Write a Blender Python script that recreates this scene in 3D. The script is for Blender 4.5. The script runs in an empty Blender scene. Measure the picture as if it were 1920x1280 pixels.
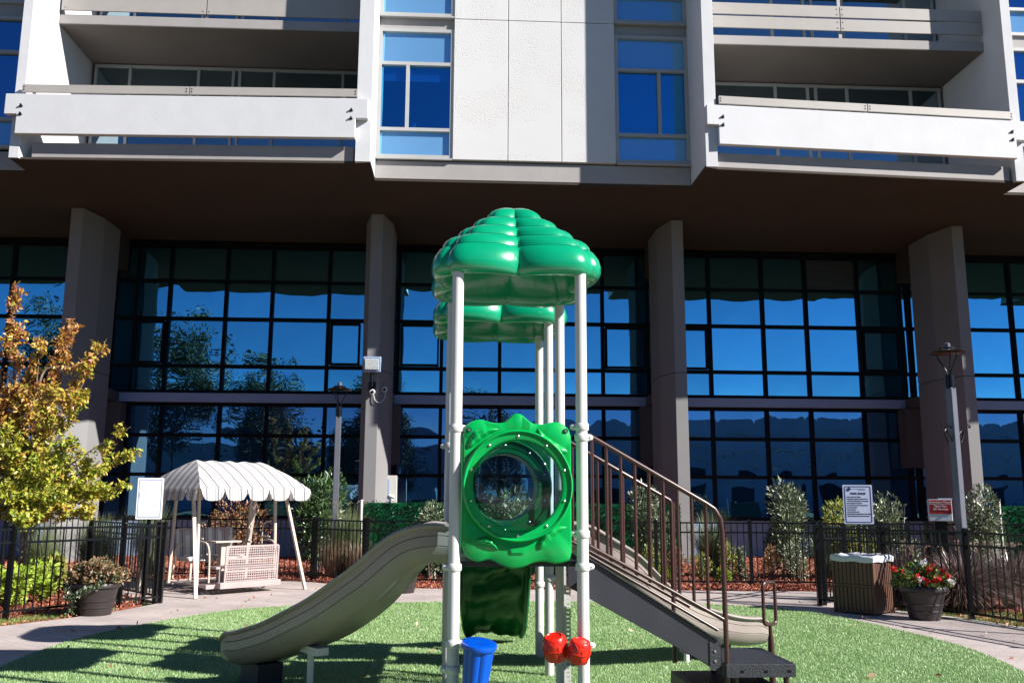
import bpy, bmesh, math, random
import numpy as np
from mathutils import Vector, Matrix
R = math.radians
PI = math.pi
sc = bpy.context.scene
COL = sc.collection

# ------------------------------------------------------------------ camera
FOC = 1700.0                                   # focal length in pixels of a 1920 px wide frame
EYE = 1.65
PITCH = math.atan(294 / FOC)
ROLL = 0.004
cam = bpy.data.cameras.new('camera')
cam.sensor_width = 36.0
cam.lens = 36.0 * FOC / 1920
cam.clip_start = 0.1
cam.clip_end = 2000
camo = bpy.data.objects.new('camera', cam)
COL.objects.link(camo)
camo.location = (0, 0, EYE)
camo.rotation_mode = 'QUATERNION'
camo.rotation_quaternion = (Matrix.Rotation(PI / 2 + PITCH, 4, 'X') @ Matrix.Rotation(ROLL, 4, 'Z')).to_quaternion()
sc.camera = camo

# ------------------------------------------------------------------ sky and sun
SUN_AZ, SUN_EL = 66.0, 32.8                    # degrees to the right of straight behind the camera
world = bpy.data.worlds.new('World')
sc.world = world
world.use_nodes = True
wn, wl = world.node_tree.nodes, world.node_tree.links
sky = wn.new('ShaderNodeTexSky')
sky.sky_type = 'NISHITA'
sky.sun_disc = False
sky.sun_elevation = R(SUN_EL)
sky.sun_rotation = R(180 - SUN_AZ)
sky.air_density = 0.8
sky.dust_density = 0.0
sky.ozone_density = 4.0
skt = wn.new('ShaderNodeMix')                  # a deep, clean autumn sky: a touch bluer than the model's
skt.data_type = 'RGBA'
skt.blend_type = 'MULTIPLY'
skt.inputs[0].default_value = 1.0
skt.inputs[7].default_value = (0.62, 0.86, 1.18, 1)
wl.new(sky.outputs[0], skt.inputs[6])
wl.new(skt.outputs[2], wn['Background'].inputs[0])
wn['Background'].inputs[1].default_value = 0.038
sun = bpy.data.lights.new('sun', 'SUN')
sun.energy = 5.0
sun.angle = R(0.5)
sun.color = (1.0, 0.955, 0.9)
suno = bpy.data.objects.new('sun', sun)
COL.objects.link(suno)
sd = Vector((math.sin(R(SUN_AZ)) * math.cos(R(SUN_EL)), -math.cos(R(SUN_AZ)) * math.cos(R(SUN_EL)), math.sin(R(SUN_EL))))
suno.rotation_euler = sd.to_track_quat('Z', 'Y').to_euler()
suno.location = sd * 60
sc.view_settings.view_transform = 'Standard'
sc.view_settings.look = 'None'
sc.view_settings.exposure = 1.05
sc.cycles.max_bounces = 6
sc.cycles.diffuse_bounces = 2
sc.cycles.transparent_max_bounces = 12
sc.cycles.use_denoising = True


def W(px, py, Y):
    """a point of the photograph at depth Y, in metres"""
    u = (px - 960) / FOC
    v = (640 - py) / FOC
    u, v = u - ROLL * v, v + ROLL * u
    k = Y / (math.cos(PITCH) - v * math.sin(PITCH))
    return Vector((u * k, Y, EYE + k * (math.sin(PITCH) + v * math.cos(PITCH))))


# ------------------------------------------------------------------ materials
def newmat(name):
    m = bpy.data.materials.new(name)
    m.use_nodes = True
    return m, m.node_tree.nodes, m.node_tree.links, m.node_tree.nodes['Principled BSDF']


def mat(name, col, rough=0.5, var=0.08, scale=6.0, bump=0.0, bscale=60.0, metal=0.0, spec=0.5, coat=0.0, dirt=0.0):
    m, n, l, p = newmat(name)
    tc = n.new('ShaderNodeTexCoord')
    ns = n.new('ShaderNodeTexNoise')
    ns.inputs['Scale'].default_value = scale
    ns.inputs['Detail'].default_value = 6
    l.new(tc.outputs['Object'], ns.inputs['Vector'])
    mx = n.new('ShaderNodeMix')
    mx.data_type = 'RGBA'
    mr = n.new('ShaderNodeMapRange')
    mr.inputs[1].default_value = 0.3
    mr.inputs[2].default_value = 0.7
    l.new(ns.outputs[0], mr.inputs[0])
    l.new(mr.outputs[0], mx.inputs[0])
    a = [max(0, c * (1 - var)) for c in col]
    b = [min(1, c * (1 + var)) for c in col]
    mx.inputs[6].default_value = (*a, 1)
    mx.inputs[7].default_value = (*b, 1)
    out = mx.outputs[2]
    if dirt > 0:
        n2 = n.new('ShaderNodeTexNoise')
        n2.inputs['Scale'].default_value = scale * 0.35
        n2.inputs['Detail'].default_value = 10
        n2.inputs['Roughness'].default_value = 0.7
        mp = n.new('ShaderNodeMapping')
        mp.inputs['Scale'].default_value = (1, 1, 0.25)
        l.new(tc.outputs['Object'], mp.inputs[0])
        l.new(mp.outputs[0], n2.inputs['Vector'])
        r2 = n.new('ShaderNodeMapRange')
        r2.inputs[1].default_value = 0.52
        r2.inputs[2].default_value = 0.75
        r2.inputs[4].default_value = dirt
        l.new(n2.outputs[0], r2.inputs[0])
        m2 = n.new('ShaderNodeMix')
        m2.data_type = 'RGBA'
        l.new(r2.outputs[0], m2.inputs[0])
        l.new(out, m2.inputs[6])
        m2.inputs[7].default_value = (*[c * 0.5 for c in col], 1)
        out = m2.outputs[2]
    l.new(out, p.inputs['Base Color'])
    p.inputs['Roughness'].default_value = rough
    p.inputs['Metallic'].default_value = metal
    p.inputs['Specular IOR Level'].default_value = spec
    p.inputs['Coat Weight'].default_value = coat
    if bump > 0:
        nb = n.new('ShaderNodeTexNoise')
        nb.inputs['Scale'].default_value = bscale
        nb.inputs['Detail'].default_value = 5
        l.new(tc.outputs['Object'], nb.inputs['Vector'])
        bn = n.new('ShaderNodeBump')
        bn.inputs['Strength'].default_value = bump
        bn.inputs['Distance'].default_value = 0.02
        l.new(nb.outputs[0], bn.inputs['Height'])
        l.new(bn.outputs[0], p.inputs['Normal'])
    return m


def leafmat(name, cols, rough=0.45, trans=0.25, spec=0.5):
    """one colour per leaf, picked by the leaf's own random number"""
    m, n, l, p = newmat(name)
    at = n.new('ShaderNodeAttribute')
    at.attribute_name = 'rnd'
    rp = n.new('ShaderNodeValToRGB')
    e = rp.color_ramp.elements
    while len(e) < len(cols):
        e.new(0.5)
    for i, c in enumerate(cols):
        e[i].position = i / max(1, len(cols) - 1)
        e[i].color = (*c, 1)
    l.new(at.outputs['Fac'], rp.inputs[0])
    l.new(rp.outputs[0], p.inputs['Base Color'])
    p.inputs['Roughness'].default_value = rough
    p.inputs['Specular IOR Level'].default_value = spec
    tr = n.new('ShaderNodeBsdfTranslucent')
    l.new(rp.outputs[0], tr.inputs['Color'])
    mx = n.new('ShaderNodeMixShader')
    mx.inputs[0].default_value = trans
    l.new(p.outputs[0], mx.inputs[1])
    l.new(tr.outputs[0], mx.inputs[2])
    l.new(mx.outputs[0], n['Material Output'].inputs[0])
    return m


def glassmat(name, base, tint, refl=0.55, wav=0.012, wsc=0.9, rough=0.0, diff=True):
    m, n, l, p = newmat(name)
    p.inputs['Base Color'].default_value = (*base, 1)
    p.inputs['Roughness'].default_value = 0.6
    p.inputs['Specular IOR Level'].default_value = 0.0
    g = n.new('ShaderNodeBsdfGlossy')
    g.inputs['Color'].default_value = (*tint, 1)
    g.inputs['Roughness'].default_value = max(rough, 0.012)
    fr = n.new('ShaderNodeLayerWeight')
    fr.inputs[0].default_value = 0.35
    mr = n.new('ShaderNodeMapRange')
    mr.inputs[3].default_value = refl
    mr.inputs[4].default_value = 1.0
    l.new(fr.outputs['Fresnel'], mr.inputs[0])
    tc = n.new('ShaderNodeTexCoord')
    mp = n.new('ShaderNodeMapping')
    mp.inputs['Scale'].default_value = (1.6, 1.0, 0.8)
    ns = n.new('ShaderNodeTexNoise')
    ns.inputs['Scale'].default_value = wsc
    ns.inputs['Detail'].default_value = 1.0
    l.new(tc.outputs['Object'], mp.inputs[0])
    l.new(mp.outputs[0], ns.inputs['Vector'])
    bn = n.new('ShaderNodeBump')
    bn.inputs['Strength'].default_value = 1.0
    bn.inputs['Distance'].default_value = wav
    l.new(ns.outputs[0], bn.inputs['Height'])
    l.new(bn.outputs[0], g.inputs['Normal'])
    at = n.new('ShaderNodeAttribute'); at.attribute_name = 'rnd'
    pm = n.new('ShaderNodeMapRange'); pm.inputs[3].default_value = 0.80; pm.inputs[4].default_value = 1.06
    l.new(at.outputs['Fac'], pm.inputs[0])
    ml = n.new('ShaderNodeMath'); ml.operation = 'MULTIPLY'; ml.use_clamp = True
    l.new(mr.outputs[0], ml.inputs[0]); l.new(pm.outputs[0], ml.inputs[1])
    mx = n.new('ShaderNodeMixShader')
    l.new(ml.outputs[0], mx.inputs[0])
    l.new(p.outputs[0], mx.inputs[1])
    l.new(g.outputs[0], mx.inputs[2])
    l.new(mx.outputs[0], n['Material Output'].inputs[0])
    return m


M = {}
M['white_conc'] = mat('painted_white_concrete', (0.555, 0.56, 0.575), 0.75, 0.03, 2.0, 0.10, 18, dirt=0.16)
M['panel_conc'] = None
M['taupe'] = mat('taupe_painted_concrete', (0.33, 0.31, 0.30), 0.75, 0.06, 1.5, 0.2, 30, dirt=0.25)
M['rail'] = mat('taupe_metal_rail', (0.36, 0.335, 0.31), 0.5, 0.04, 3)
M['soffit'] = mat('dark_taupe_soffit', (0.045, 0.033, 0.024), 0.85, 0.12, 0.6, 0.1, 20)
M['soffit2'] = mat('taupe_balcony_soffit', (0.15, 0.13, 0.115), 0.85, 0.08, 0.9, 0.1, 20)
M['column'] = mat('painted_column_concrete', (0.215, 0.212, 0.213), 0.75, 0.04, 1.2, 0.1, 30, dirt=0.15)
M['column_dark'] = mat('dark_brown_panel', (0.075, 0.062, 0.06), 0.7, 0.08, 2)
M['band'] = mat('grey_metal_band', (0.23, 0.31, 0.46), 0.6, 0.05, 1.0)
M['sill_panel'] = mat('blue_grey_sill_panel', (0.20, 0.27, 0.38), 0.6, 0.06, 1.0)
M['bronze'] = mat('dark_bronze_frame', (0.003, 0.004, 0.006), 0.6, 0.2, 4, spec=0.15)
M['alu'] = mat('grey_aluminium_frame', (0.38, 0.38, 0.37), 0.45, 0.04, 4)
M['black_metal'] = mat('black_painted_metal', (0.004, 0.0045, 0.006), 0.27, 0.2, 8, spec=0.35)
M['pole_metal'] = mat('grey_lamp_pole_paint', (0.105, 0.112, 0.135), 0.35, 0.08, 5, spec=0.6)
M['post_metal'] = mat('light_grey_powder_coat', (0.60, 0.595, 0.585), 0.32, 0.03, 5, spec=0.5)
M['brown_metal'] = mat('brown_powder_coat', (0.050, 0.018, 0.015), 0.3, 0.12, 12, spec=0.6)
M['green'] = mat('green_plastic', (0.0, 0.34, 0.07), 0.28, 0.10, 3, 0.03, 90, spec=0.5, coat=0.15)
M['green_roof'] = mat('teal_green_plastic', (0.0, 0.29, 0.135), 0.24, 0.10, 3, 0.04, 40, spec=0.7, coat=0.5)
M['green_dark_shaded'] = mat('dark_and_shaded_green_plastic', (0.0, 0.095, 0.028), 0.3, 0.10, 3, 0.05, 60)  # darker green; puts shade into the colour of the tunnel panel and climber
M['slide'] = mat('taupe_slide_plastic', (0.305, 0.258, 0.235), 0.36, 0.07, 3, 0.05, 80, dirt=0.22)
M['blue'] = mat('blue_plastic', (0.0, 0.075, 0.52), 0.25, 0.06, 4, coat=0.3)
M['red'] = mat('red_plastic', (0.68, 0.018, 0.008), 0.3, 0.06, 4, coat=0.2)
M['deck'] = mat('dark_plastisol', (0.018, 0.020, 0.028), 0.5, 0.2, 30, 0.4, 120)
M['stringer'] = mat('charcoal_coated_steel', (0.030, 0.031, 0.042), 0.42, 0.12, 5, 0.05, 200, dirt=0.2)
M['bolt'] = mat('zinc_bolt', (0.6, 0.6, 0.6), 0.3, 0.1, 4, metal=0.9)
M['swing'] = mat('cream_swing_paint', (0.50, 0.42, 0.35), 0.42, 0.07, 5, dirt=0.2)
M['swing_pink'] = mat('pinkish_swing_paint', (0.36, 0.29, 0.28), 0.45, 0.06, 5, dirt=0.2)
M['bark'] = mat('bark', (0.17, 0.13, 0.10), 0.9, 0.3, 14, 0.6, 40)
M['bark_grey'] = mat('grey_bark', (0.10, 0.085, 0.07), 0.9, 0.3, 14, 0.6, 40)
M['pot'] = mat('dark_brown_pot_plastic', (0.026, 0.020, 0.020), 0.42, 0.12, 5, 0.05, 60)
M['soil'] = mat('potting_soil', (0.04, 0.028, 0.02), 0.95, 0.3, 30, 0.8, 50)
M['bin'] = mat('brown_bin_plastic', (0.105, 0.048, 0.028), 0.5, 0.12, 5, 0.08, 60)
M['bin_lid'] = mat('pale_bin_lid', (0.55, 0.57, 0.62), 0.4, 0.06, 5)
M['sign_white'] = mat('white_sign_enamel', (0.80, 0.80, 0.82), 0.35, 0.02, 5)
M['sign_grey'] = mat('reflective_sign_face', (0.45, 0.50, 0.66), 0.35, 0.05, 3)
M['navy'] = mat('navy_sign_ink', (0.008, 0.03, 0.14), 0.4, 0.05, 5)
M['ink'] = mat('dark_sign_ink', (0.02, 0.03, 0.07), 0.5, 0.05, 5)
M['phone_red'] = mat('red_sign_enamel', (0.42, 0.018, 0.016), 0.35, 0.05, 5)
M['phone_box'] = mat('pale_phone_box', (0.62, 0.66, 0.70), 0.4, 0.03, 5)
M['letter'] = mat('white_lettering', (0.8, 0.78, 0.78), 0.5, 0.02, 5)
M['lens'] = mat('floodlight_lens', (0.55, 0.60, 0.58), 0.08, 0.25, 25, spec=1.0)
M['cam_white'] = mat('white_camera_shell', (0.7, 0.7, 0.68), 0.35, 0.03, 5)
M['util'] = mat('utility_box_paint', (0.50, 0.50, 0.47), 0.5, 0.06, 5)
M['far_wall'] = mat('far_building_wall', (0.30, 0.40, 0.55), 0.8, 0.15, 0.3)
M['glass'] = glassmat('blue_curtain_glass', (0.002, 0.006, 0.012), (0.22, 0.76, 1.0), 0.84, 0.006, 0.9)
M['glass_low'] = glassmat('blue_low_glass', (0.003, 0.035, 0.085), (0.28, 0.62, 1.0), 0.52, 0.007, 0.9)
M['glass_up'] = glassmat('upper_window_glass', (0.002, 0.010, 0.04), (0.20, 0.55, 1.0), 0.6, 0.004, 0.8)
M['spandrel'] = glassmat('blue_spandrel_glass', (0.16, 0.36, 0.58), (0.22, 0.62, 1.0), 0.40, 0.004, 0.8)
M['glass_balc'] = glassmat('teal_balcony_glass', (0.012, 0.03, 0.04), (0.55, 0.75, 0.85), 0.45, 0.004, 0.8)


def panel_mat():
    """white exposed-aggregate concrete: pitted in blotches"""
    m, n, l, p = newmat('pitted_white_concrete')
    tc = n.new('ShaderNodeTexCoord')
    a = n.new('ShaderNodeTexNoise'); a.inputs['Scale'].default_value = 1.1; a.inputs['Detail'].default_value = 4
    b = n.new('ShaderNodeTexVoronoi'); b.inputs['Scale'].default_value = 26
    d = n.new('ShaderNodeTexNoise'); d.inputs['Scale'].default_value = 34; d.inputs['Detail'].default_value = 8
    for t in (a, b, d):
        l.new(tc.outputs['Object'], t.inputs['Vector'])
    mr = n.new('ShaderNodeMapRange'); mr.inputs[1].default_value = 0.42; mr.inputs[2].default_value = 0.60
    l.new(a.outputs[0], mr.inputs[0])
    pit = n.new('ShaderNodeMapRange'); pit.inputs[1].default_value = 0.36; pit.inputs[2].default_value = 0.48
    l.new(d.outputs[0], pit.inputs[0])
    mu = n.new('ShaderNodeMix'); mu.data_type = 'FLOAT'
    l.new(mr.outputs[0], mu.inputs[0]); mu.inputs[2].default_value = 1.0
    l.new(pit.outputs[0], mu.inputs[3])
    bn = n.new('ShaderNodeBump'); bn.inputs['Strength'].default_value = 0.7; bn.inputs['Distance'].default_value = 0.014
    l.new(mu.outputs[0], bn.inputs['Height'])
    l.new(bn.outputs[0], p.inputs['Normal'])
    mx = n.new('ShaderNodeMix'); mx.data_type = 'RGBA'
    l.new(a.outputs[0], mx.inputs[0])
    mx.inputs[6].default_value = (0.56, 0.56, 0.57, 1); mx.inputs[7].default_value = (0.64, 0.63, 0.61, 1)
    l.new(mx.outputs[2], p.inputs['Base Color'])
    p.inputs['Roughness'].default_value = 0.85
    return m


M['panel_conc'] = panel_mat()


def bubble_mat():
    m, n, l, p = newmat('clear_bubble_plastic')
    t = n.new('ShaderNodeBsdfTransparent'); t.inputs[0].default_value = (0.66, 0.80, 0.84, 1)
    g = n.new('ShaderNodeBsdfGlossy'); g.inputs['Roughness'].default_value = 0.03
    f = n.new('ShaderNodeFresnel'); f.inputs[0].default_value = 1.45
    mx = n.new('ShaderNodeMixShader')
    l.new(f.outputs[0], mx.inputs[0]); l.new(t.outputs[0], mx.inputs[1]); l.new(g.outputs[0], mx.inputs[2])
    l.new(mx.outputs[0], n['Material Output'].inputs[0])
    return m


M['bubble'] = bubble_mat()


def stripe_mat():
    m, n, l, p = newmat('striped_canvas')
    at = n.new('ShaderNodeAttribute'); at.attribute_name = 'st'
    sep = n.new('ShaderNodeMath'); sep.operation = 'MULTIPLY'; sep.inputs[1].default_value = 4.6
    l.new(at.outputs['Fac'], sep.inputs[0])
    fr = n.new('ShaderNodeMath'); fr.operation = 'FRACT'
    l.new(sep.outputs[0], fr.inputs[0])
    rp = n.new('ShaderNodeValToRGB'); rp.color_ramp.interpolation = 'CONSTANT'
    e = rp.color_ramp.elements
    data = [(0, (0.74, 0.73, 0.72)), (0.22, (0.30, 0.29, 0.30)), (0.34, (0.70, 0.69, 0.68)), (0.42, (0.20, 0.195, 0.21)), (0.58, (0.60, 0.58, 0.56)), (0.70, (0.34, 0.33, 0.33)), (0.80, (0.76, 0.75, 0.74))]
    while len(e) < len(data):
        e.new(0.5)
    for i, (a, c) in enumerate(data):
        e[i].position = a; e[i].color = (*c, 1)
    l.new(fr.outputs[0], rp.inputs[0])
    l.new(rp.outputs[0], p.inputs['Base Color'])
    p.inputs['Roughness'].default_value = 0.8
    tr = n.new('ShaderNodeBsdfTranslucent'); l.new(rp.outputs[0], tr.inputs[0])
    mx = n.new('ShaderNodeMixShader'); mx.inputs[0].default_value = 0.2
    l.new(p.outputs[0], mx.inputs[1]); l.new(tr.outputs[0], mx.inputs[2])
    l.new(mx.outputs[0], n['Material Output'].inputs[0])
    return m


M['stripe'] = stripe_mat()


def paver_mat():
    m, n, l, p = newmat('pinkish_pavers')
    tc = n.new('ShaderNodeTexCoord')
    mp = n.new('ShaderNodeMapping'); mp.inputs['Rotation'].default_value = (0, 0, R(38))
    l.new(tc.outputs['Object'], mp.inputs[0])
    b = n.new('ShaderNodeTexBrick')
    b.inputs['Scale'].default_value = 1.0
    b.inputs['Brick Width'].default_value = 0.24
    b.inputs['Row Height'].default_value = 0.12
    b.inputs['Mortar Size'].default_value = 0.004
    b.inputs['Color1'].default_value = (0.47, 0.405, 0.38, 1)
    b.inputs['Color2'].default_value = (0.42, 0.36, 0.34, 1)
    b.inputs['Mortar'].default_value = (0.32, 0.27, 0.255, 1)
    l.new(mp.outputs[0], b.inputs['Vector'])
    ns = n.new('ShaderNodeTexNoise'); ns.inputs['Scale'].default_value = 1.3; ns.inputs['Detail'].default_value = 8
    l.new(tc.outputs['Object'], ns.inputs['Vector'])
    mx = n.new('ShaderNodeMix'); mx.data_type = 'RGBA'; mx.blend_type = 'MULTIPLY'
    mx.inputs[0].default_value = 1.0
    rp = n.new('ShaderNodeValToRGB')
    rp.color_ramp.elements[0].position = 0.3; rp.color_ramp.elements[0].color = (0.78, 0.77, 0.77, 1)
    rp.color_ramp.elements[1].position = 0.7; rp.color_ramp.elements[1].color = (1.1, 1.1, 1.1, 1)
    l.new(ns.outputs[0], rp.inputs[0])
    l.new(b.outputs[0], mx.inputs[6]); l.new(rp.outputs[0], mx.inputs[7])
    l.new(mx.outputs[2], p.inputs['Base Color'])
    bn = n.new('ShaderNodeBump'); bn.inputs['Strength'].default_value = 0.35; bn.inputs['Distance'].default_value = 0.006
    l.new(b.outputs[1], bn.inputs['Height']); bn.invert = True
    nb = n.new('ShaderNodeTexNoise'); nb.inputs['Scale'].default_value = 90
    l.new(tc.outputs['Object'], nb.inputs['Vector'])
    b2 = n.new('ShaderNodeBump'); b2.inputs['Strength'].default_value = 0.3; b2.inputs['Distance'].default_value = 0.004
    l.new(nb.outputs[0], b2.inputs['Height']); l.new(bn.outputs[0], b2.inputs['Normal'])
    l.new(b2.outputs[0], p.inputs['Normal'])
    p.inputs['Roughness'].default_value = 0.8
    return m


M['paver'] = paver_mat()
M['kerb'] = mat('kerb_concrete', (0.42, 0.39, 0.37), 0.8, 0.1, 5, 0.3, 50)
M['turf_base'] = mat('turf_backing', (0.13, 0.25, 0.09), 0.8, 0.35, 40, 0.9, 90)
M['mulch_base'] = mat('red_mulch_bed', (0.20, 0.055, 0.030), 0.9, 0.45, 22, 1.0, 45)
M['ground'] = mat('soil_and_grass', (0.09, 0.11, 0.05), 0.95, 0.35, 3, 0.8, 30)
M['turf_blade'] = leafmat('turf_blades', [(0.20, 0.34, 0.11), (0.28, 0.43, 0.16), (0.36, 0.50, 0.22), (0.50, 0.61, 0.35)], 0.4, 0.15)
M['lawn_blade'] = leafmat('lawn_blades', [(0.08, 0.16, 0.03), (0.17, 0.30, 0.05), (0.25, 0.33, 0.10)], 0.5, 0.2)
M['chips'] = leafmat('red_wood_chips', [(0.12, 0.03, 0.018), (0.30, 0.075, 0.04), (0.42, 0.13, 0.075), (0.52, 0.24, 0.15)], 0.8, 0.0)
M['tree_leaf'] = leafmat('autumn_leaves', [(0.17, 0.25, 0.03), (0.34, 0.40, 0.04), (0.52, 0.47, 0.07), (0.55, 0.33, 0.06), (0.46, 0.20, 0.08), (0.34, 0.13, 0.07)], 0.4, 0.3)
M['laurel'] = leafmat('laurel_leaves', [(0.022, 0.055, 0.018), (0.05, 0.11, 0.03), (0.10, 0.17, 0.06)], 0.28, 0.12, 0.8)
M['silver'] = leafmat('silver_green_leaves', [(0.05, 0.08, 0.035), (0.13, 0.17, 0.09), (0.30, 0.34, 0.22)], 0.35, 0.15, 0.7)
M['lime'] = leafmat('lime_leaves', [(0.22, 0.36, 0.03), (0.40, 0.55, 0.06), (0.55, 0.62, 0.14)], 0.5, 0.3)
M['rusty'] = leafmat('rusty_leaves', [(0.10, 0.09, 0.03), (0.25, 0.11, 0.05), (0.38, 0.16, 0.08), (0.33, 0.25, 0.10)], 0.45, 0.2)
M['coleus'] = leafmat('bronze_green_leaves', [(0.05, 0.10, 0.04), (0.13, 0.10, 0.05), (0.28, 0.15, 0.08), (0.42, 0.30, 0.17)], 0.4, 0.2)
M['yellowgreen'] = leafmat('yellow_green_leaves', [(0.10, 0.16, 0.03), (0.28, 0.33, 0.06), (0.45, 0.42, 0.12)], 0.45, 0.25)
M['hedge'] = leafmat('hedge_panel_leaves', [(0.002, 0.016, 0.008), (0.006, 0.040, 0.020), (0.012, 0.075, 0.036)], 0.4, 0.05)
M['grass_green'] = leafmat('ornamental_grass_blades', [(0.06, 0.10, 0.035), (0.15, 0.20, 0.08), (0.32, 0.36, 0.20)], 0.4, 0.2)
M['grass_tan'] = leafmat('dry_grass_blades', [(0.12, 0.08, 0.04), (0.30, 0.21, 0.13), (0.46, 0.36, 0.26)], 0.5, 0.2)
M['grass_purple'] = leafmat('purple_grass_blades', [(0.030, 0.012, 0.014), (0.08, 0.038, 0.04), (0.20, 0.13, 0.12), (0.48, 0.40, 0.36)], 0.28, 0.15, 0.8)
M['plume'] = leafmat('grass_plumes', [(0.28, 0.18, 0.12), (0.50, 0.38, 0.30)], 0.7, 0.3)
M['flower_red'] = leafmat('red_petals', [(0.55, 0.01, 0.01), (0.75, 0.02, 0.02)], 0.5, 0.3)
M['flower_white'] = leafmat('pale_petals', [(0.6, 0.55, 0.65), (0.75, 0.75, 0.75)], 0.5, 0.3)
M['fallen'] = leafmat('fallen_leaves', [(0.35, 0.10, 0.04), (0.45, 0.26, 0.14), (0.55, 0.42, 0.30)], 0.7, 0.1)
M['far_leaf'] = leafmat('distant_tree_leaves', [(0.025, 0.030, 0.015), (0.05, 0.055, 0.025), (0.10, 0.08, 0.04), (0.16, 0.09, 0.05)], 0.7, 0.15)


# ------------------------------------------------------------------ mesh builder
class MB:
    def __init__(self):
        self.v = []
        self.f = []

    def add(self, vs, fs):
        o = len(self.v)
        self.v += [tuple(p) for p in vs]
        self.f += [tuple(o + i for i in f) for f in fs]
        return self

    def box(self, x0, x1, y0, y1, z0, z1, mtx=None):
        vs = [Vector((x, y, z)) for z in (z0, z1) for y in (y0, y1) for x in (x0, x1)]
        if mtx:
            vs = [mtx @ p for p in vs]
        return self.add(vs, [(0, 2, 3, 1), (4, 5, 7, 6), (0, 1, 5, 4), (2, 6, 7, 3), (0, 4, 6, 2), (1, 3, 7, 5)])

    def prism(self, pts, z0, z1):
        n = len(pts)
        area = sum(pts[i][0] * pts[(i + 1) % n][1] - pts[(i + 1) % n][0] * pts[i][1] for i in range(n))
        if area < 0:
            pts = pts[::-1]
        vs = [(x, y, z0) for x, y in pts] + [(x, y, z1) for x, y in pts]
        fs = [tuple(range(n))[::-1], tuple(range(n, 2 * n))] + [(i, (i + 1) % n, n + (i + 1) % n, n + i) for i in range(n)]
        return self.add(vs, fs)

    def slab(self, pts3, off):
        """polygon in space given thickness along vector off"""
        off = Vector(off)
        n = len(pts3)
        a = [Vector(p) for p in pts3]
        vs = a + [p + off for p in a]
        fs = [tuple(range(n))[::-1], tuple(range(n, 2 * n))] + [(i, (i + 1) % n, n + (i + 1) % n, n + i) for i in range(n)]
        return self.add(vs, fs)

    def bar(self, a, b, w, h=None, up=(0, 0, 1)):
        h = h or w
        a, b = Vector(a), Vector(b)
        d = (b - a).normalized()
        s = d.cross(Vector(up))
        if s.length < 1e-4:
            s = d.cross(Vector((1, 0, 0)))
        s.normalize()
        t = s.cross(d)
        vs = []
        for p in (a, b):
            for i, j in ((-1, -1), (1, -1), (1, 1), (-1, 1)):
                vs.append(p + s * (i * w / 2) + t * (j * h / 2))
        return self.add(vs, [(0, 1, 2, 3), (7, 6, 5, 4), (0, 4, 5, 1), (1, 5, 6, 2), (2, 6, 7, 3), (3, 7, 4, 0)])

    def tube(self, pts, r, n=10, cap=True):
        pts = [Vector(p) for p in pts]
        rs = r if isinstance(r, (list, tuple)) else [r] * len(pts)
        vs, fs = [], []
        ref = None
        for i, p in enumerate(pts):
            d = (pts[min(i + 1, len(pts) - 1)] - pts[max(i - 1, 0)]).normalized()
            if ref is None:
                ref = d.orthogonal().normalized()
            ref = (ref - d * ref.dot(d)).normalized()
            t = d.cross(ref)
            for k in range(n):
                a = 2 * PI * k / n
                vs.append(p + (ref * math.cos(a) + t * math.sin(a)) * rs[i])
        for i in range(len(pts) - 1):
            for k in range(n):
                fs.append((i * n + k, i * n + (k + 1) % n, (i + 1) * n + (k + 1) % n, (i + 1) * n + k))
        if cap:
            fs.append(tuple(range(n))[::-1])
            fs.append(tuple((len(pts) - 1) * n + k for k in range(n)))
        return self.add(vs, fs)

    def lathe(self, prof, n=24, mtx=None, cap=True, lobes=None):
        """prof: (r, z) from bottom to top"""
        vs, fs = [], []
        for r, z in prof:
            for k in range(n):
                a = 2 * PI * k / n
                q = r * (lobes(a) if lobes else 1)
                vs.append(Vector((q * math.cos(a), q * math.sin(a), z)))
        if mtx:
            vs = [mtx @ p for p in vs]
        m = len(prof)
        for i in range(m - 1):
            for k in range(n):
                fs.append((i * n + k, i * n + (k + 1) % n, (i + 1) * n + (k + 1) % n, (i + 1) * n + k))
        if cap:
            fs.append(tuple(range(n))[::-1])
            fs.append(tuple((m - 1) * n + k for k in range(n)))
        return self.add(vs, fs)

    def build(self, name, material, parent=None, smooth=None, bevel=0.0, world=False, segs=2):
        me = bpy.data.meshes.new(name)
        me.from_pydata(self.v, [], self.f)
        me.update()
        if smooth is not None:
            me.shade_smooth()
            me.set_sharp_from_angle(angle=R(smooth))
        me.materials.append(material)
        if getattr(self, 'rn', None):
            at_ = me.attributes.new('rnd', 'FLOAT', 'FACE')
            at_.data.foreach_set('value', self.rn)
        o = bpy.data.objects.new(name, me)
        COL.objects.link(o)
        if parent:
            o.parent = parent
            if world:
                o.matrix_parent_inverse = parent_inv(parent)
        if bevel:
            b = o.modifiers.new('bevel', 'BEVEL')
            b.width = bevel
            b.segments = segs
            b.limit_method = 'ANGLE'
        return o


def parent_inv(p):
    m = Matrix.Identity(4)
    while p:
        m = (Matrix.Translation(p.location) @ p.rotation_euler.to_matrix().to_4x4()) @ m if not p.get('_w') else m
        p = p.parent
    return m.inverted()


def tag(o, label=None, cat=None, group=None, kind=None):
    if label: o['label'] = label
    if cat: o['category'] = cat
    if group: o['group'] = group
    if kind: o['kind'] = kind
    return o


def thing(name, label, cat, loc=(0, 0, 0), rz=0.0, group=None):
    o = bpy.data.objects.new(name, None)
    o.empty_display_size = 0.2
    COL.objects.link(o)
    o.location = loc
    o.rotation_euler = (0, 0, rz)
    return tag(o, label, cat, group)


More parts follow.
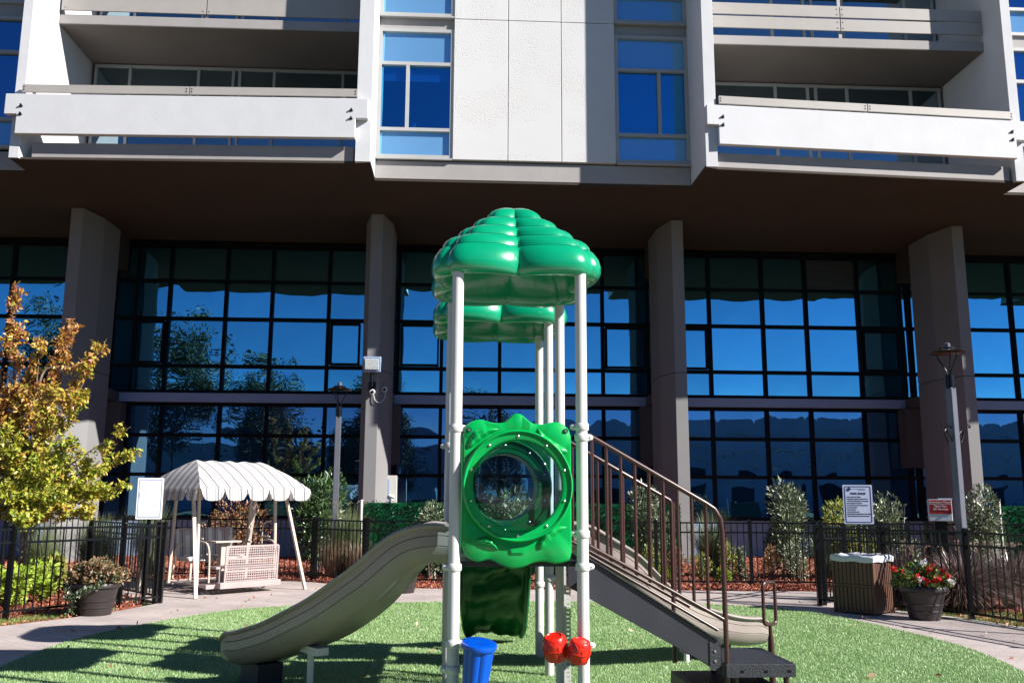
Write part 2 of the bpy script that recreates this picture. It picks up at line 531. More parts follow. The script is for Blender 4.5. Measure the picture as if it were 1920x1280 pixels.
def arr_mesh(name, V, F, material, parent=None, rnd=None, st=None, smooth=False):
    """V (n,3) array, F (m,k) array, rnd one number per face"""
    me = bpy.data.meshes.new(name)
    V = np.asarray(V, dtype=np.float32)
    F = np.asarray(F, dtype=np.int32)
    k = F.shape[1]
    me.vertices.add(len(V))
    me.vertices.foreach_set('co', V.ravel())
    me.loops.add(F.size)
    me.loops.foreach_set('vertex_index', F.ravel())
    me.polygons.add(len(F))
    me.polygons.foreach_set('loop_start', np.arange(0, F.size, k, dtype=np.int32))
    me.polygons.foreach_set('loop_total', np.full(len(F), k, dtype=np.int32))
    if smooth:
        me.polygons.foreach_set('use_smooth', np.ones(len(F), dtype=bool))
    me.update(calc_edges=True)
    if rnd is not None:
        a = me.attributes.new('rnd', 'FLOAT', 'FACE')
        a.data.foreach_set('value', np.asarray(rnd, dtype=np.float32))
    if st is not None:
        a = me.attributes.new('st', 'FLOAT', 'POINT')
        a.data.foreach_set('value', np.asarray(st, dtype=np.float32))
    me.materials.append(material)
    o = bpy.data.objects.new(name, me)
    COL.objects.link(o)
    if parent:
        o.parent = parent
    return o


rng = np.random.default_rng(7)
random.seed(7)


def leaves(name, P, size, material, parent=None, rnd=None, up=0.35, aspect=0.45, fold=0.25, D=None, jit=0.35):
    """one folded leaf (two triangles) at every point of P; D optional preferred directions"""
    P = np.asarray(P, float)
    n = len(P)
    d = rng.normal(size=(n, 3)) if D is None else np.asarray(D, float) + rng.normal(size=(n, 3)) * 0.45
    if D is None:
        d[:, 2] += up * 1.5
    d /= np.linalg.norm(d, axis=1)[:, None] + 1e-9
    s = np.cross(d, rng.normal(size=(n, 3)))
    s /= np.linalg.norm(s, axis=1)[:, None] + 1e-9
    nn = np.cross(s, d)
    L = size * (1 + jit * rng.uniform(-1, 1, n))[:, None]
    wv = L * aspect
    base = P
    tip = P + d * L
    mid = P + d * L * 0.45
    le = mid + s * wv * 0.5 + nn * wv * fold
    ri = mid - s * wv * 0.5 + nn * wv * fold
    V = np.stack([base, le, tip, ri], 1).reshape(-1, 3)
    i = np.arange(n)[:, None] * 4
    F = np.concatenate([i + [0, 2, 1], i + [0, 3, 2]], 1).reshape(-1, 3)
    r = rng.uniform(0, 1, n) if rnd is None else np.clip(rnd, 0, 1)
    return arr_mesh(name, V, F, material, parent, np.repeat(r, 2))


def blades(name, bx, by, z0, h, w, lean, material, parent=None, segs=4, droop=0.6, rnd=None, dirs=None):
    """curved strap leaves: arrays of base x, y; heights h, widths w, lean radius"""
    n = len(bx)
    a = rng.uniform(0, 2 * PI, n) if dirs is None else dirs
    dx, dy = np.cos(a), np.sin(a)
    V = np.zeros((n, 2 * (segs + 1), 3))
    sa = a + PI / 2 + rng.uniform(-0.6, 0.6, n)
    for k in range(segs + 1):
        t = k / segs
        out = lean * (t ** 1.6)
        zz = z0 + h * (t - droop * t ** 3 * 0.45 * np.clip(lean / (h + 1e-6), 0, 1.6))
        ww = w * (1 - t * 0.93) * 0.5
        cx, cy = bx + dx * out, by + dy * out
        V[:, 2 * k, 0] = cx + np.cos(sa) * ww; V[:, 2 * k, 1] = cy + np.sin(sa) * ww; V[:, 2 * k, 2] = zz
        V[:, 2 * k + 1, 0] = cx - np.cos(sa) * ww; V[:, 2 * k + 1, 1] = cy - np.sin(sa) * ww; V[:, 2 * k + 1, 2] = zz
    i = np.arange(n)[:, None] * (2 * (segs + 1))
    q = np.concatenate([np.array([[2 * k, 2 * k + 1, 2 * k + 3, 2 * k + 2]]) for k in range(segs)], 0).reshape(1, -1)
    F = (i + q).reshape(-1, 4)
    r = rng.uniform(0, 1, n) if rnd is None else rnd
    return arr_mesh(name, V.reshape(-1, 3), F, material, parent, np.repeat(r, segs))


def inside(poly, x, y):
    c = np.zeros(len(x), bool)
    n = len(poly)
    for i in range(n):
        x1, y1 = poly[i]; x2, y2 = poly[(i + 1) % n]
        m = ((y1 > y) != (y2 > y))
        xi = (x2 - x1) * (y - y1) / ((y2 - y1) if y2 != y1 else 1e-9) + x1
        c ^= m & (x < xi)
    return c


def spline(pts, k=8, closed=False):
    out = []
    n = len(pts)
    P = [Vector(p) for p in pts]
    rngi = range(n) if closed else range(n - 1)
    for i in rngi:
        p0 = P[(i - 1) % n] if closed or i > 0 else P[0] * 2 - P[1]
        p1, p2 = P[i], P[(i + 1) % n]
        p3 = P[(i + 2) % n] if closed or i + 2 < n else P[-1] * 2 - P[-2]
        for j in range(k):
            t = j / k
            out.append(0.5 * ((2 * p1) + (p2 - p0) * t + (2 * p0 - 5 * p1 + 4 * p2 - p3) * t * t + (3 * p1 - p0 - 3 * p2 + p3) * t ** 3))
    if not closed:
        out.append(P[-1])
    return out


# ------------------------------------------------------------------ ground, path, turf, beds
g = MB().add([(-300, -300, -0.04), (300, -300, -0.04), (300, 300, -0.04), (-300, 300, -0.04)], [(0, 1, 2, 3)]).build('ground', M['ground'])
tag(g, kind='structure')
PATH = [(-9, 2), (-7.5, 10.4), (-6.75, 11.9), (-6.12, 13.0), (-5.75, 13.9), (-5.55, 14.95), (-7.7, 17.05), (-8.7, 18.65), (-4.2, 18.75), (-3.3, 18.0), (-2.8, 17.45), (0, 17.25),
        (4.8, 17.12), (5.75, 17.1), (6.6, 16.6), (5.3, 15.1), (5.6, 14.2), (6.22, 13.35), (6.62, 12.3), (7.3, 10.2), (8.3, 2)]
p = MB().prism(PATH, -0.03, 0.0).build('path', M['paver'])
tag(p, kind='structure')
bed_pts = [(-19, 13), (19, 13), (19, 27.2), (-19, 27.2)]
beds = MB().prism([(-19, 17.9), (19, 17.9), (19, 28), (-19, 28)], -0.035, -0.008)
beds.prism([(-19, 8), (-7.9, 8), (-7.05, 11.75), (-6.4, 12.9), (-5.85, 14.1), (-5.8, 14.75), (-8.1, 16.95), (-8.9, 17.898), (-19, 17.898)], -0.035, -0.009)
beds.prism([(19, 11), (7.3, 11), (6.8, 12.6), (6.3, 13.6), (5.8, 14.3), (5.9, 15.3), (7.2, 16.7), (7.4, 17.898), (19, 17.898)], -0.035, -0.010)
beds.prism([(-4.0, 18.7), (-2.8, 17.5), (0, 17.3), (4.8, 17.17), (5.8, 17.15), (6.0, 17.897), (-4.0, 17.897)], -0.035, -0.0085)
b = beds.build('mulch_bed', M['mulch_base'])
tag(b, kind='structure')
TURF = [tuple(q) for q in spline([(-3.6, 6.2, 0), (-4.7, 8.0, 0), (-5.1, 10.4, 0), (-4.86, 12.2, 0), (-3.85, 14.15, 0), (-1.7, 14.98, 0), (0.6, 15.2, 0), (2.7, 15.0, 0),
                                  (4.3, 14.15, 0), (4.95, 12.2, 0), (5.15, 10.4, 0), (4.75, 8.4, 0), (3.7, 6.2, 0), (0, 4.6, 0)], 6, True)]
t = MB().prism([(x, y) for x, y, z in TURF], 0.0035, 0.010).build('turf_base', M['turf_base'])
tag(t, kind='structure')
# turf blades
tx = []
xs = rng.uniform(-5.3, 5.3, 560000); ys = rng.uniform(7.0, 15.3, 560000)
keep = inside([(a, b) for a, b, c in TURF], xs, ys) & (rng.uniform(0, 1, len(xs)) < np.clip(1.5 - (ys - 8) * 0.10, 0.5, 1))
xs, ys = xs[keep], ys[keep]
n = len(xs)
hh = rng.uniform(0.012, 0.028, n) * (1 + 0.0 * ys)
tb = blades('artificial_turf', xs, ys, 0.008, hh, rng.uniform(0.003, 0.0055, n) * (0.55 + ys * 0.07), rng.uniform(0.003, 0.018, n), M['turf_blade'], segs=1, droop=0.2,
            rnd=np.clip(0.62 * rng.uniform(0, 1, n) + 0.19 + 0.10 * np.sin(xs * 1.7 + ys * 0.9) * np.sin(ys * 1.3 - xs * 0.4) + 0.09 * np.sin(xs * 5.1 + 2) * np.sin(ys * 4.3), 0, 1))
tag(tb, kind='stuff')
# kerbs along the outer path edge
kb = MB()
KR = [(5.62, 14.2), (6.22, 13.35), (6.62, 12.3), (7.3, 10.2), (8.0, 6)]
for a, b_ in zip(KR[:-1], KR[1:]):
    kb.bar((a[0], a[1], 0.004), (b_[0], b_[1], 0.004), 0.16, 0.03)
tag(kb.build('kerb', M['kerb']), kind='structure')
# mulch chips
N = 60000
xs = np.concatenate([rng.uniform(-13, 13, N), rng.uniform(-3.5, 6, 12000), rng.uniform(-11, -5.8, 14000), rng.uniform(5.8, 11, 8000)])
ys = np.concatenate([rng.uniform(17.9, 26.5, N), rng.uniform(17.3, 18.0, 12000), rng.uniform(10.5, 18, 14000), rng.uniform(12, 18, 8000)])
keep = ~inside(PATH, xs, ys)
lawn_l = [(-9, 10.2), (-7.5, 10.5), (-6.75, 11.95), (-5.8, 13.95), (-6.1, 14.2), (-7.0, 12.75), (-8.2, 10.8)]
keep &= ~inside(lawn_l, xs, ys)
xs, ys = xs[keep], ys[keep]
n = len(xs)
ch = leaves('wood_chip_mulch', np.stack([xs, ys, rng.uniform(-0.008, 0.03, n)], 1), 0.055, M['chips'], up=0.0, aspect=0.4, fold=0.3)
tag(ch, kind='stuff')


# lawn strips between kerb and fence
def strip(polys):
    X, Y = [], []
    for poly, n in polys:
        px_ = [q[0] for q in poly]; py_ = [q[1] for q in poly]
        x = rng.uniform(min(px_), max(px_), n); y = rng.uniform(min(py_), max(py_), n)
        k = inside(poly, x, y)
        X.append(x[k]); Y.append(y[k])
    return np.concatenate(X), np.concatenate(Y)


lawn_r = [(5.7, 14.25), (6.3, 13.4), (6.7, 12.3), (7.4, 10.2), (9.5, 10.2), (9.5, 13.2), (7.2, 14.2), (6.0, 15.6)]
X, Y = strip([(lawn_r, 60000), (lawn_l, 30000)])
n = len(X)
lb = blades('lawn_grass', X, Y, -0.01, rng.uniform(0.02, 0.055, n), rng.uniform(0.004, 0.008, n), rng.uniform(0.0, 0.04, n), M['lawn_blade'], segs=2)
tag(lb, kind='stuff')
# fallen leaves
n = 130
xs = np.concatenate([rng.uniform(-5.2, 5, 70), rng.uniform(-7, -3, 40), rng.uniform(4, 7, 20)])
ys = np.concatenate([rng.uniform(8.4, 15.5, 70), rng.uniform(9, 18, 40), rng.uniform(10, 15, 20)])
fl = leaves('fallen_leaves', np.stack([xs, ys, np.full(n, 0.03)], 1), 0.07, M['fallen'], up=-0.1, aspect=0.55)
tag(fl, 'scattered dry brown leaves on the turf and path', 'leaves', kind='stuff')

# ------------------------------------------------------------------ office building
TH = R(3.1)
B = thing('office_building', 'large concrete office building with blue glass walls, white balconies and heavy columns', 'building', (0, 0, 0), TH)
GT = 27.0                                      # depth of the ground-floor glass in the building's own axes


def part(mb, name, m, parent=B, **k):
    return mb.build(name, M[m], parent, **k)


# soffit of the overhang
front = [(-17, 21.2), (-10.42, 21.2), (-10.42, 20.27), (-9.95, 20.31), (-2.55, 20.09), (-2.2, 20.0), (-2.2, 21.2), (5.57, 21.2), (5.57, 19.8), (5.85, 19.91), (13.25, 20.36), (13.55, 20.3), (13.55, 21.2), (21.3, 21.2), (21.3, 19.9), (29.5, 20.4), (29.5, 21.2), (37, 21.2)]
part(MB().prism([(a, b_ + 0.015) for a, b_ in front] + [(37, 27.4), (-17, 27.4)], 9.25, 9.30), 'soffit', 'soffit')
# floor slab edges (taupe) and upper slabs
s = MB()
s.prism([(-9.95, 20.33), (-2.6, 20.11), (-2.6, 23.2), (-9.95, 23.2)], 9.302, 9.66)
part(s, 'floor_slab', 'taupe', bevel=0.012)
s = MB()
s.prism([(5.88, 19.93), (13.23, 20.38), (13.23, 23.2), (5.88, 23.2)], 9.302, 9.66)
part(s, 'floor_slab', 'taupe', bevel=0.012)
for a, b_ in ((-9.95, -2.6), (6.1, 13.25)):
    for zz in (13.0, 16.75):
        s = MB().prism([(a, 21.05), (b_, 21.0), (b_, 23.2), (a, 23.2)], zz + 0.012, zz + 0.26)
        o = part(s, 'balcony_slab', 'taupe', bevel=0.012)
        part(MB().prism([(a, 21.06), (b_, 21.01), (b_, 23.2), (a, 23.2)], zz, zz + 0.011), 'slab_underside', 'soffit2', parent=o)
# central fascia and deck
part(MB().prism([(-2.2, 21.2), (5.57, 21.2), (5.57, 22.4), (-2.2, 22.4)], 9.302, 9.76), 'fascia', 'taupe', bevel=0.01)
part(MB().prism([(-17, 21.2), (-10.42, 21.2), (-10.42, 22.4), (-17, 22.4)], 9.302, 9.76), 'fascia', 'taupe', bevel=0.01)
part(MB().prism([(13.55, 21.2), (37, 21.2), (37, 22.4), (13.55, 22.4)], 9.302, 9.76), 'fascia', 'taupe', bevel=0.01)
# pitted panels
for cx0, cx1 in ((-0.33, 1.015), (1.03, 2.345), (2.36, 3.70)):
    for z0, z1 in ((9.80, 13.50), (13.515, 18.0)):
        part(MB().prism([(cx0, 21.12), (cx1, 21.12), (cx1, 21.4), (cx0, 21.4)], z0, z1), 'concrete_panel', 'panel_conc', bevel=0.008)
part(MB().prism([(-0.32, 21.42), (3.69, 21.42), (3.69, 22.4), (-0.32, 22.4)], 9.77, 18), 'wall', 'taupe')
# spandrels between central windows
for a, b_ in ((-2.195, -0.345), (3.715, 5.565), (-17, -10.43), (13.56, 20)):
    part(MB().prism([(a, 21.23), (b_, 21.23), (b_, 22.4), (a, 22.4)], 13.26, 13.60), 'wall', 'taupe')


def pane_grid(mb, x0, x1, z0, z1, y, bulge, n=6):
    vs, fs = [], []
    tx_, tz_ = random.uniform(-1, 1) * bulge * 0.7, random.uniform(-1, 1) * bulge * 0.7
    mb.rn = getattr(mb, 'rn', []) + [random.random()] * (n * n)
    for j in range(n + 1):
        for i in range(n + 1):
            u, w = i / n * 2 - 1, j / n * 2 - 1
            vs.append((x0 + (x1 - x0) * i / n, y - bulge * (1 - u * u) * (1 - w * w) + tx_ * u + tz_ * w, z0 + (z1 - z0) * j / n))
    for j in range(n):
        for i in range(n):
            a = j * (n + 1) + i
            fs.append((a, a + 1, a + n + 2, a + n + 1))
    mb.add(vs, fs)


def seeglass(name):
    m, n, l, p = newmat(name)
    t = n.new('ShaderNodeBsdfTransparent'); t.inputs[0].default_value = (0.10, 0.34, 0.72, 1)
    g_ = n.new('ShaderNodeBsdfGlossy'); g_.inputs['Roughness'].default_value = 0.0; g_.inputs['Color'].default_value = (0.10, 0.55, 1.0, 1)
    mx = n.new('ShaderNodeMixShader'); mx.inputs[0].default_value = 0.55
    l.new(t.outputs[0], mx.inputs[1]); l.new(g_.outputs[0], mx.inputs[2])
    l.new(mx.outputs[0], n['Material Output'].inputs[0])
    return m


M['glass_see'] = seeglass('tinted_clear_glass')
M['blind'] = mat('white_roller_blind', (0.6, 0.62, 0.65), 0.8, 0.06, 3)


def window(xs_, zs_, y, fmat, panes, wframe=0.06, depth=0.09, extra=(), skip=()):
    """xs_/zs_ = mullion lines; panes = {row index: material name}; extra = (x, row) short mullions. The frame is the part, glass its child."""
    f = MB()
    h = wframe / 2
    for i, x in enumerate(xs_):
        f.box(x - h, x + h, y - depth, y + 0.02, zs_[0] - h, zs_[-1] + h)
    for z in zs_:
        for a, c in zip(xs_[:-1], xs_[1:]):
            f.box(a + h, c - h, y - depth + 0.004, y + 0.018, z - h, z + h)
    for x, r in extra:
        f.box(x - h, x + h, y - depth + 0.006, y + 0.016, zs_[r] + h, zs_[r + 1] - h)
    o = part(f, 'window', fmat)
    for key in sorted(set(panes.values())):
        gm = MB()
        sep = len(xs_) <= 3
        for r in range(len(zs_) - 1):
            if panes.get(r) != key:
                continue
            cuts = list(xs_)
            for x, rr in extra:
                if rr == r:
                    cuts = sorted(cuts + [x])
            for a, c in zip(cuts[:-1], cuts[1:]):
                pane_grid(gm, a + h * 0.6, c - h * 0.6, zs_[r] + h * 0.6, zs_[r + 1] - h * 0.6, y - 0.012, random.choice((0.0035, 0.003, 0.0025, 0.004)) * (0.5 if y < 25 else 1))
                if sep:
                    gm.build('glass', M[key], o, smooth=60)
                    gm = MB()
        if not sep:
            gm.build('glass', M[key], o, smooth=60)
    return o


# central windows, two columns, two storeys
for (a, b_, mx) in ((-2.16, -0.37, -1.47), (3.75, 5.53, 4.83)):
    for dz in (0, 3.75):
        window([a, b_], [9.87 + dz, 10.57 + dz, 12.30 + dz, 13.19 + dz], 21.26, 'alu', {0: 'spandrel', 1: 'glass_see', 2: 'spandrel'}, 0.085, 0.10, [(mx, 1)])
        zt_ = 12.26 + dz
        bb_ = MB()
        for k_ in range(7 if a < 0 else 26):
            bb_.box(a + 0.08, b_ - 0.08, 21.300, 21.303, zt_ - 0.055 * (k_ + 1) + 0.006, zt_ - 0.055 * k_)
        part(bb_, 'blind', 'blind')
        if a < 0 and dz == 0:
            part(MB().lathe([(0.045, 10.625), (0.055, 10.74), (0.06, 10.745), (0.06, 10.765), (0.01, 10.77)], 16, Matrix.Translation((-1.30, 21.34, 0))), 'cup', 'blind', smooth=40)
        part(MB().box(a - 0.03, b_ + 0.03, 21.10, 21.2, 9.775 + dz, 9.815 + dz), 'window_sill', 'alu')
    part(MB().prism([(a - 0.02, 21.9), (b_ + 0.02, 21.9), (b_ + 0.02, 22.4), (a - 0.02, 22.4)], 9.77, 18), 'wall', 'bronze')
for a, b_ in ((-16.5, -10.5), (13.6, 19.6)):
    for dz in (0, 3.75):
        window([a, (a + b_) / 2, b_], [9.87 + dz, 10.57 + dz, 12.30 + dz, 13.19 + dz], 21.26, 'alu', {0: 'spandrel', 1: 'glass_up', 2: 'glass_up'}, 0.085, 0.10)
    part(MB().prism([(a - 0.02, 21.32), (b_ + 0.02, 21.32), (b_ + 0.02, 22.4), (a - 0.02, 22.4)], 9.77, 18), 'wall', 'bronze')
# balcony glass
bz = [9.72, 12.93]
for xs_ in ([-9.83, -8.94, -7.15, -6.24, -6.07, -5.16, -3.34, -2.68], [6.2, 6.78, 8.5, 9.41, 9.64, 10.52, 12.33, 13.15]):
    for dz in (0, 3.75):
        window(xs_, [bz[0] + dz, bz[1] + dz], 23.1, 'bronze' if False else 'alu', {0: 'glass_balc'}, 0.07, 0.06)
    part(MB().box(xs_[0] - 0.1, xs_[-1] + 0.08, 23.14, 24.5, 9.70, 18), 'wall', 'bronze')
# fins
for pts in ([(-10.42, 20.25), (-10.2, 20.25), (-9.96, 21.0), (-9.96, 23.6), (-10.42, 23.6)],
            [(-2.55, 19.98), (-2.205, 19.98), (-2.205, 23.6), (-2.61, 23.6), (-2.61, 21.0)],
            [(5.575, 19.78), (5.85, 19.78), (6.09, 21.0), (6.09, 23.6), (5.575, 23.6)],
            [(13.3, 20.25), (13.54, 20.25), (13.54, 23.6), (13.26, 23.6), (13.26, 21.0)]):
    part(MB().prism(pts, 9.256, 18.0), 'fin', 'white_conc', bevel=0.004)


# balcony parapets
def parapet(x0, y0, x1, y1, name='parapet'):
    d = Vector((x1 - x0, y1 - y0, 0)).normalized()
    nrm = Vector((-d.y, d.x, 0))

    def at(s_, off, z):
        q = Vector((x0, y0, 0)) + d * s_ + nrm * off
        return (q.x, q.y, z)
    L = math.hypot(x1 - x0, y1 - y0)
    mb = MB()
    poly = [at(0, 0, 9.77), at(L, 0, 9.77), at(L, 0, 10.24), at(L + 0.28, 0, 10.24), at(L + 0.28, 0, 10.73), at(-0.28, 0, 10.73), at(-0.28, 0, 10.24), at(0, 0, 10.24)]
    mb.slab(poly, nrm * 0.14)
    o = mb.build(name, M['white_conc'], B, bevel=0.012)
    rb = MB()
    rb.slab([at(0.05, 0.06, 10.80), at(L / 2 - 0.01, 0.06, 10.80), at(L / 2 - 0.01, 0.06, 10.99), at(0.05, 0.06, 10.99)], nrm * 0.05)
    rb.slab([at(L / 2 + 0.01, 0.06, 10.80), at(L + 0.02, 0.06, 10.80), at(L + 0.02, 0.06, 10.99), at(L / 2 + 0.01, 0.06, 10.99)], nrm * 0.05)
    for q in (0.3, L / 2, L - 0.3):
        rb.slab([at(q - 0.04, 0.115, 10.6), at(q + 0.04, 0.115, 10.6), at(q + 0.04, 0.115, 10.97), at(q - 0.04, 0.115, 10.97)], nrm * 0.02)
    rb.build('rail', M['rail'], o, bevel=0.004)
    bl = MB()
    for q in (0.10, L - 0.10):
        for z in (10.24, 10.44):
            bl.slab([at(q - 0.035, -0.02, z - 0.03), at(q + 0.035, -0.02, z - 0.03), at(q + 0.035, -0.02, z), at(q - 0.035, -0.02, z)], nrm * 0.025)
            bl.slab([at(q - 0.015, -0.05, z), at(q + 0.015, -0.05, z), at(q + 0.015, -0.05, z + 0.03), at(q - 0.015, -0.05, z + 0.03)], nrm * 0.045)
    for q in (0.09, L / 2 - 0.06, L / 2 + 0.06, L - 0.03):
        for z in (10.86, 10.93):
            bl.slab([at(q - 0.012, 0.052, z - 0.012), at(q + 0.012, 0.052, z - 0.012), at(q + 0.012, 0.052, z + 0.012), at(q - 0.012, 0.052, z + 0.012)], nrm * 0.01)
    bl.build('bolt', M['bronze'], o)


parapet(-10.26, 20.08, -2.55, 19.84)
parapet(5.87, 19.66, 13.3, 20.10)
# upper balcony boards
for a, b_, rows in ((-9.9, -2.64, ((13.34, 13.86),)), (6.12, 13.22, ((13.44, 13.76), (13.81, 14.12)))):
    for z0, z1 in rows + ((17.2, 17.6),):
        m_ = (a + b_) / 2 - 0.15
        mb = MB().box(a, m_ - 0.012, 20.98, 21.02, z0, z1).box(m_ + 0.012, b_, 20.98, 21.02, z0, z1)
        for q in (a + 0.1, m_ - 0.07, m_ + 0.07, b_ - 0.1):
            for zz in (z0 + 0.08, z1 - 0.08):
                mb.box(q - 0.012, q + 0.012, 20.968, 20.979, zz - 0.012, zz + 0.012)
        part(mb, 'rail', 'rail')
    part(MB().box((a + b_) / 2 - 0.19, (a + b_) / 2 - 0.11, 21.03, 21.06, 13.26, 14.6), 'rail_post', 'alu')
# roof cap
part(MB().prism([(-17, 21.2), (37, 21.2), (37, 30), (-17, 30)], 18.02, 18.4), 'roof', 'taupe')
part(MB().prism([(21.3, 19.95), (29.4, 20.42), (29.4, 23.0), (21.3, 23.0)], 9.302, 9.66), 'floor_slab', 'taupe')
part(MB().prism([(21.2, 19.8), (29.5, 20.3), (29.5, 20.42), (21.2, 19.92)], 9.77, 10.73), 'parapet', 'white_conc')
part(MB().prism([(21.3, 19.95), (21.6, 19.95), (21.6, 23.4), (21.3, 23.4)], 9.302, 18), 'fin', 'white_conc')
part(MB().prism([(21.6, 22.9), (37, 22.9), (37, 23.4), (21.6, 23.4)], 9.302, 18), 'wall', 'taupe')
part(MB().prism([(29.5, 21.25), (37, 21.25), (37, 22.8), (29.5, 22.8)], 9.77, 18), 'wall', 'panel_conc')
# columns
CX = (-10.33, -2.38, 5.84, 13.8, 21.9)
for c in CX:
    mb = MB().prism([(c - 0.16, 23.85), (c + 0.16, 23.85), (c + 0.38, 24.75), (c + 0.38, 25.9), (c - 0.38, 25.9), (c - 0.38, 24.75)], 5.005, 9.24)
    mb.prism([(c - 0.16, 23.85), (c + 0.16, 23.85), (c + 0.38, 24.75), (c + 0.38, 25.9), (c - 0.38, 25.9), (c - 0.38, 24.75)], -0.03, 4.99)
    o = part(mb, 'column', 'column', bevel=0.006)
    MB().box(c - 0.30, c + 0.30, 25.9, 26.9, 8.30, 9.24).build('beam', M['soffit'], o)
    MB().box(c - 0.36, c + 0.36, 25.9, 26.93, 4.36, 4.66).build('beam', M['column_dark'], o)
    MB().box(c - 0.56, c + 0.56, 26.45, 26.94, 2.60, 4.34).build('pilaster', M['column_dark'], o)
# curtain wall bays
bays = [([-16.6, -15.0, -13.37, -11.77, -10.36], []),
        ([-10.32, -9.72, -8.77, -7.11, -5.75, -4.06, -2.42], []),
        ([-2.38, -1.96, -0.66, 1.09, 2.50, 4.22, 5.58, 5.84], []),
        ([5.88, 7.53, 9.20, 10.57, 12.22, 13.55, 13.80], []),
        ([13.84, 15.45, 17.13, 18.8], [])]
for k, (xs_, e) in enumerate(bays):
    window(xs_, [4.70, 5.46, 6.88, 8.02, 9.06], GT, 'bronze', {0: 'glass', 1: 'glass', 2: 'glass', 3: 'glass'}, 0.10, 0.10)
    window(xs_, [1.08, 2.30, 3.43, 4.33], GT, 'bronze', {0: 'glass_low', 1: 'glass_low', 2: 'glass_low'}, 0.10, 0.10)
    a, c = xs_[0] - 0.05, xs_[-1] + 0.05
    part(MB().box(a, c, GT - 0.16, GT, 9.113, 9.248), 'window_head', 'bronze')
    part(MB().box(a, c, GT - 0.2, GT, 4.383, 4.648), 'spandrel_band', 'band', bevel=0.006)
    part(MB().box(a, c, GT - 0.06, GT, -0.03, 1.027), 'sill_panel', 'sill_panel')
# a louvre in the top row, right bay
lv = MB()
for i in range(16):
    z = 8.09 + i * 0.057
    lv.box(10.64, 12.15, GT - 0.075, GT - 0.03, z, z + 0.02)
part(lv, 'louvre', 'column_dark')
# opening sashes with thick dark frames
for a, c, z0, z1 in ((-9.64, -8.86, 5.54, 6.80), (4.30, 5.50, 5.54, 6.80), (12.30, 13.47, 5.54, 6.80), (6.44, 7.45, 5.54, 6.80), (-1.88, -0.74, 5.54, 6.80), (-3.98, -3.10, 5.54, 6.80)):
    mb = MB()
    mb.box(a, c, GT - 0.12, GT - 0.05, z0, z0 + 0.05).box(a, c, GT - 0.12, GT - 0.05, z1 - 0.05, z1)
    mb.box(a, a + 0.05, GT - 0.119, GT - 0.051, z0 + 0.05, z1 - 0.05).box(c - 0.05, c, GT - 0.119, GT - 0.051, z0 + 0.05, z1 - 0.05)
    part(mb, 'window_sash', 'bronze')
# dark wall behind all glass
part(MB().box(-17, 37, GT + 0.08, GT + 0.4, 0, 9.24), 'wall', 'bronze')


def blw(s_, t_, z):
    """building axes to world"""
    return Vector((s_ * math.cos(TH) - t_ * math.sin(TH), s_ * math.sin(TH) + t_ * math.cos(TH), z))


# ------------------------------------------------------------------ fittings on the column
q = blw(-2.38, 23.85, 0)
F = thing('floodlight', 'square grey floodlight on the front of the second column', 'floodlight', (q.x, q.y, 4.72), TH)
mb = MB()
tl = Matrix.Translation((0.0, -0.30, 0.35)) @ Matrix.Rotation(R(12), 4, 'X')
mb.box(-0.23, 0.23, -0.02, 0.2, -0.2, 0.2, tl)
mb.build('housing', M['band'], F, bevel=0.02)
MB().box(-0.18, 0.18, -0.045, -0.021, -0.13, 0.15, tl).build('lens', M['lens'], F, bevel=0.01)
mb = MB()
mb.tube([(0, -0.2, 0.14), (0, -0.2, -0.12)], 0.045, 12)
mb.tube([(0, -0.2, -0.12), (0, -0.2, -0.18), (0, -0.02, -0.2)], 0.03, 10)
mb.box(-0.09, 0.09, -0.06, -0.004, -0.3, -0.08)
mb.build('bracket', M['black_metal'], F)
for (dx, dz, lab) in ((0.02, -0.34, 'small white security camera under the floodlight'), (0.30, -0.22, 'small white security camera at the right edge of the column')):
    q2 = blw(-2.38 + dx, 23.85 + (0.0 if dx < 0.1 else 0.42), 4.72 + dz)
    Cc = thing('security_camera', lab, 'camera', q2, TH, 'security cameras on the column')
    MB().tube([(0, -0.03, 0), (0, -0.09, 0), (0, -0.2, -0.02)], [0.06, 0.075, 0.07], 14).build('housing', M['cam_white'], Cc, smooth=40)
    MB().tube([(0, -0.201, -0.02), (0, -0.225, -0.024)], 0.042, 12).build('lens', M['black_metal'], Cc)
    if dx < 0.1:
        MB().tube(spline([(0.02, -0.04, -0.06), (0.06, -0.06, -0.2), (0.14, -0.05, -0.27), (0.22, 0.1, -0.24), (0.29, 0.3, -0.1), (0.29, 0.4, 0.08)], 6), 0.011, 6).build('cable', M['cam_white'], Cc)
q = blw(-1.93, 25.0, 0)
U = thing('utility_box', 'tall pale meter box beside the second column above the green hedge panel', 'utility box', (q.x, q.y, 0), TH)
MB().box(-0.18, 0.18, -0.1, 0.1, 1.3, 2.25).build('cabinet', M['util'], U, bevel=0.01)
MB().box(-0.16, -0.02, -0.112, -0.101, 1.55, 2.15).build('door', M['band'], U)
MB().tube([(0.06, -0.13, 1.0), (0.06, -0.13, 1.62), (0.06, -0.08, 1.66)], 0.02, 8).tube([(-0.24, -0.05, 1.1), (-0.24, -0.05, 2.3)], 0.018, 8).tube([(0.12, -0.13, 1.66), (-0.02, -0.13, 1.72)], 0.03, 8).build('conduit', M['cam_white'], U)

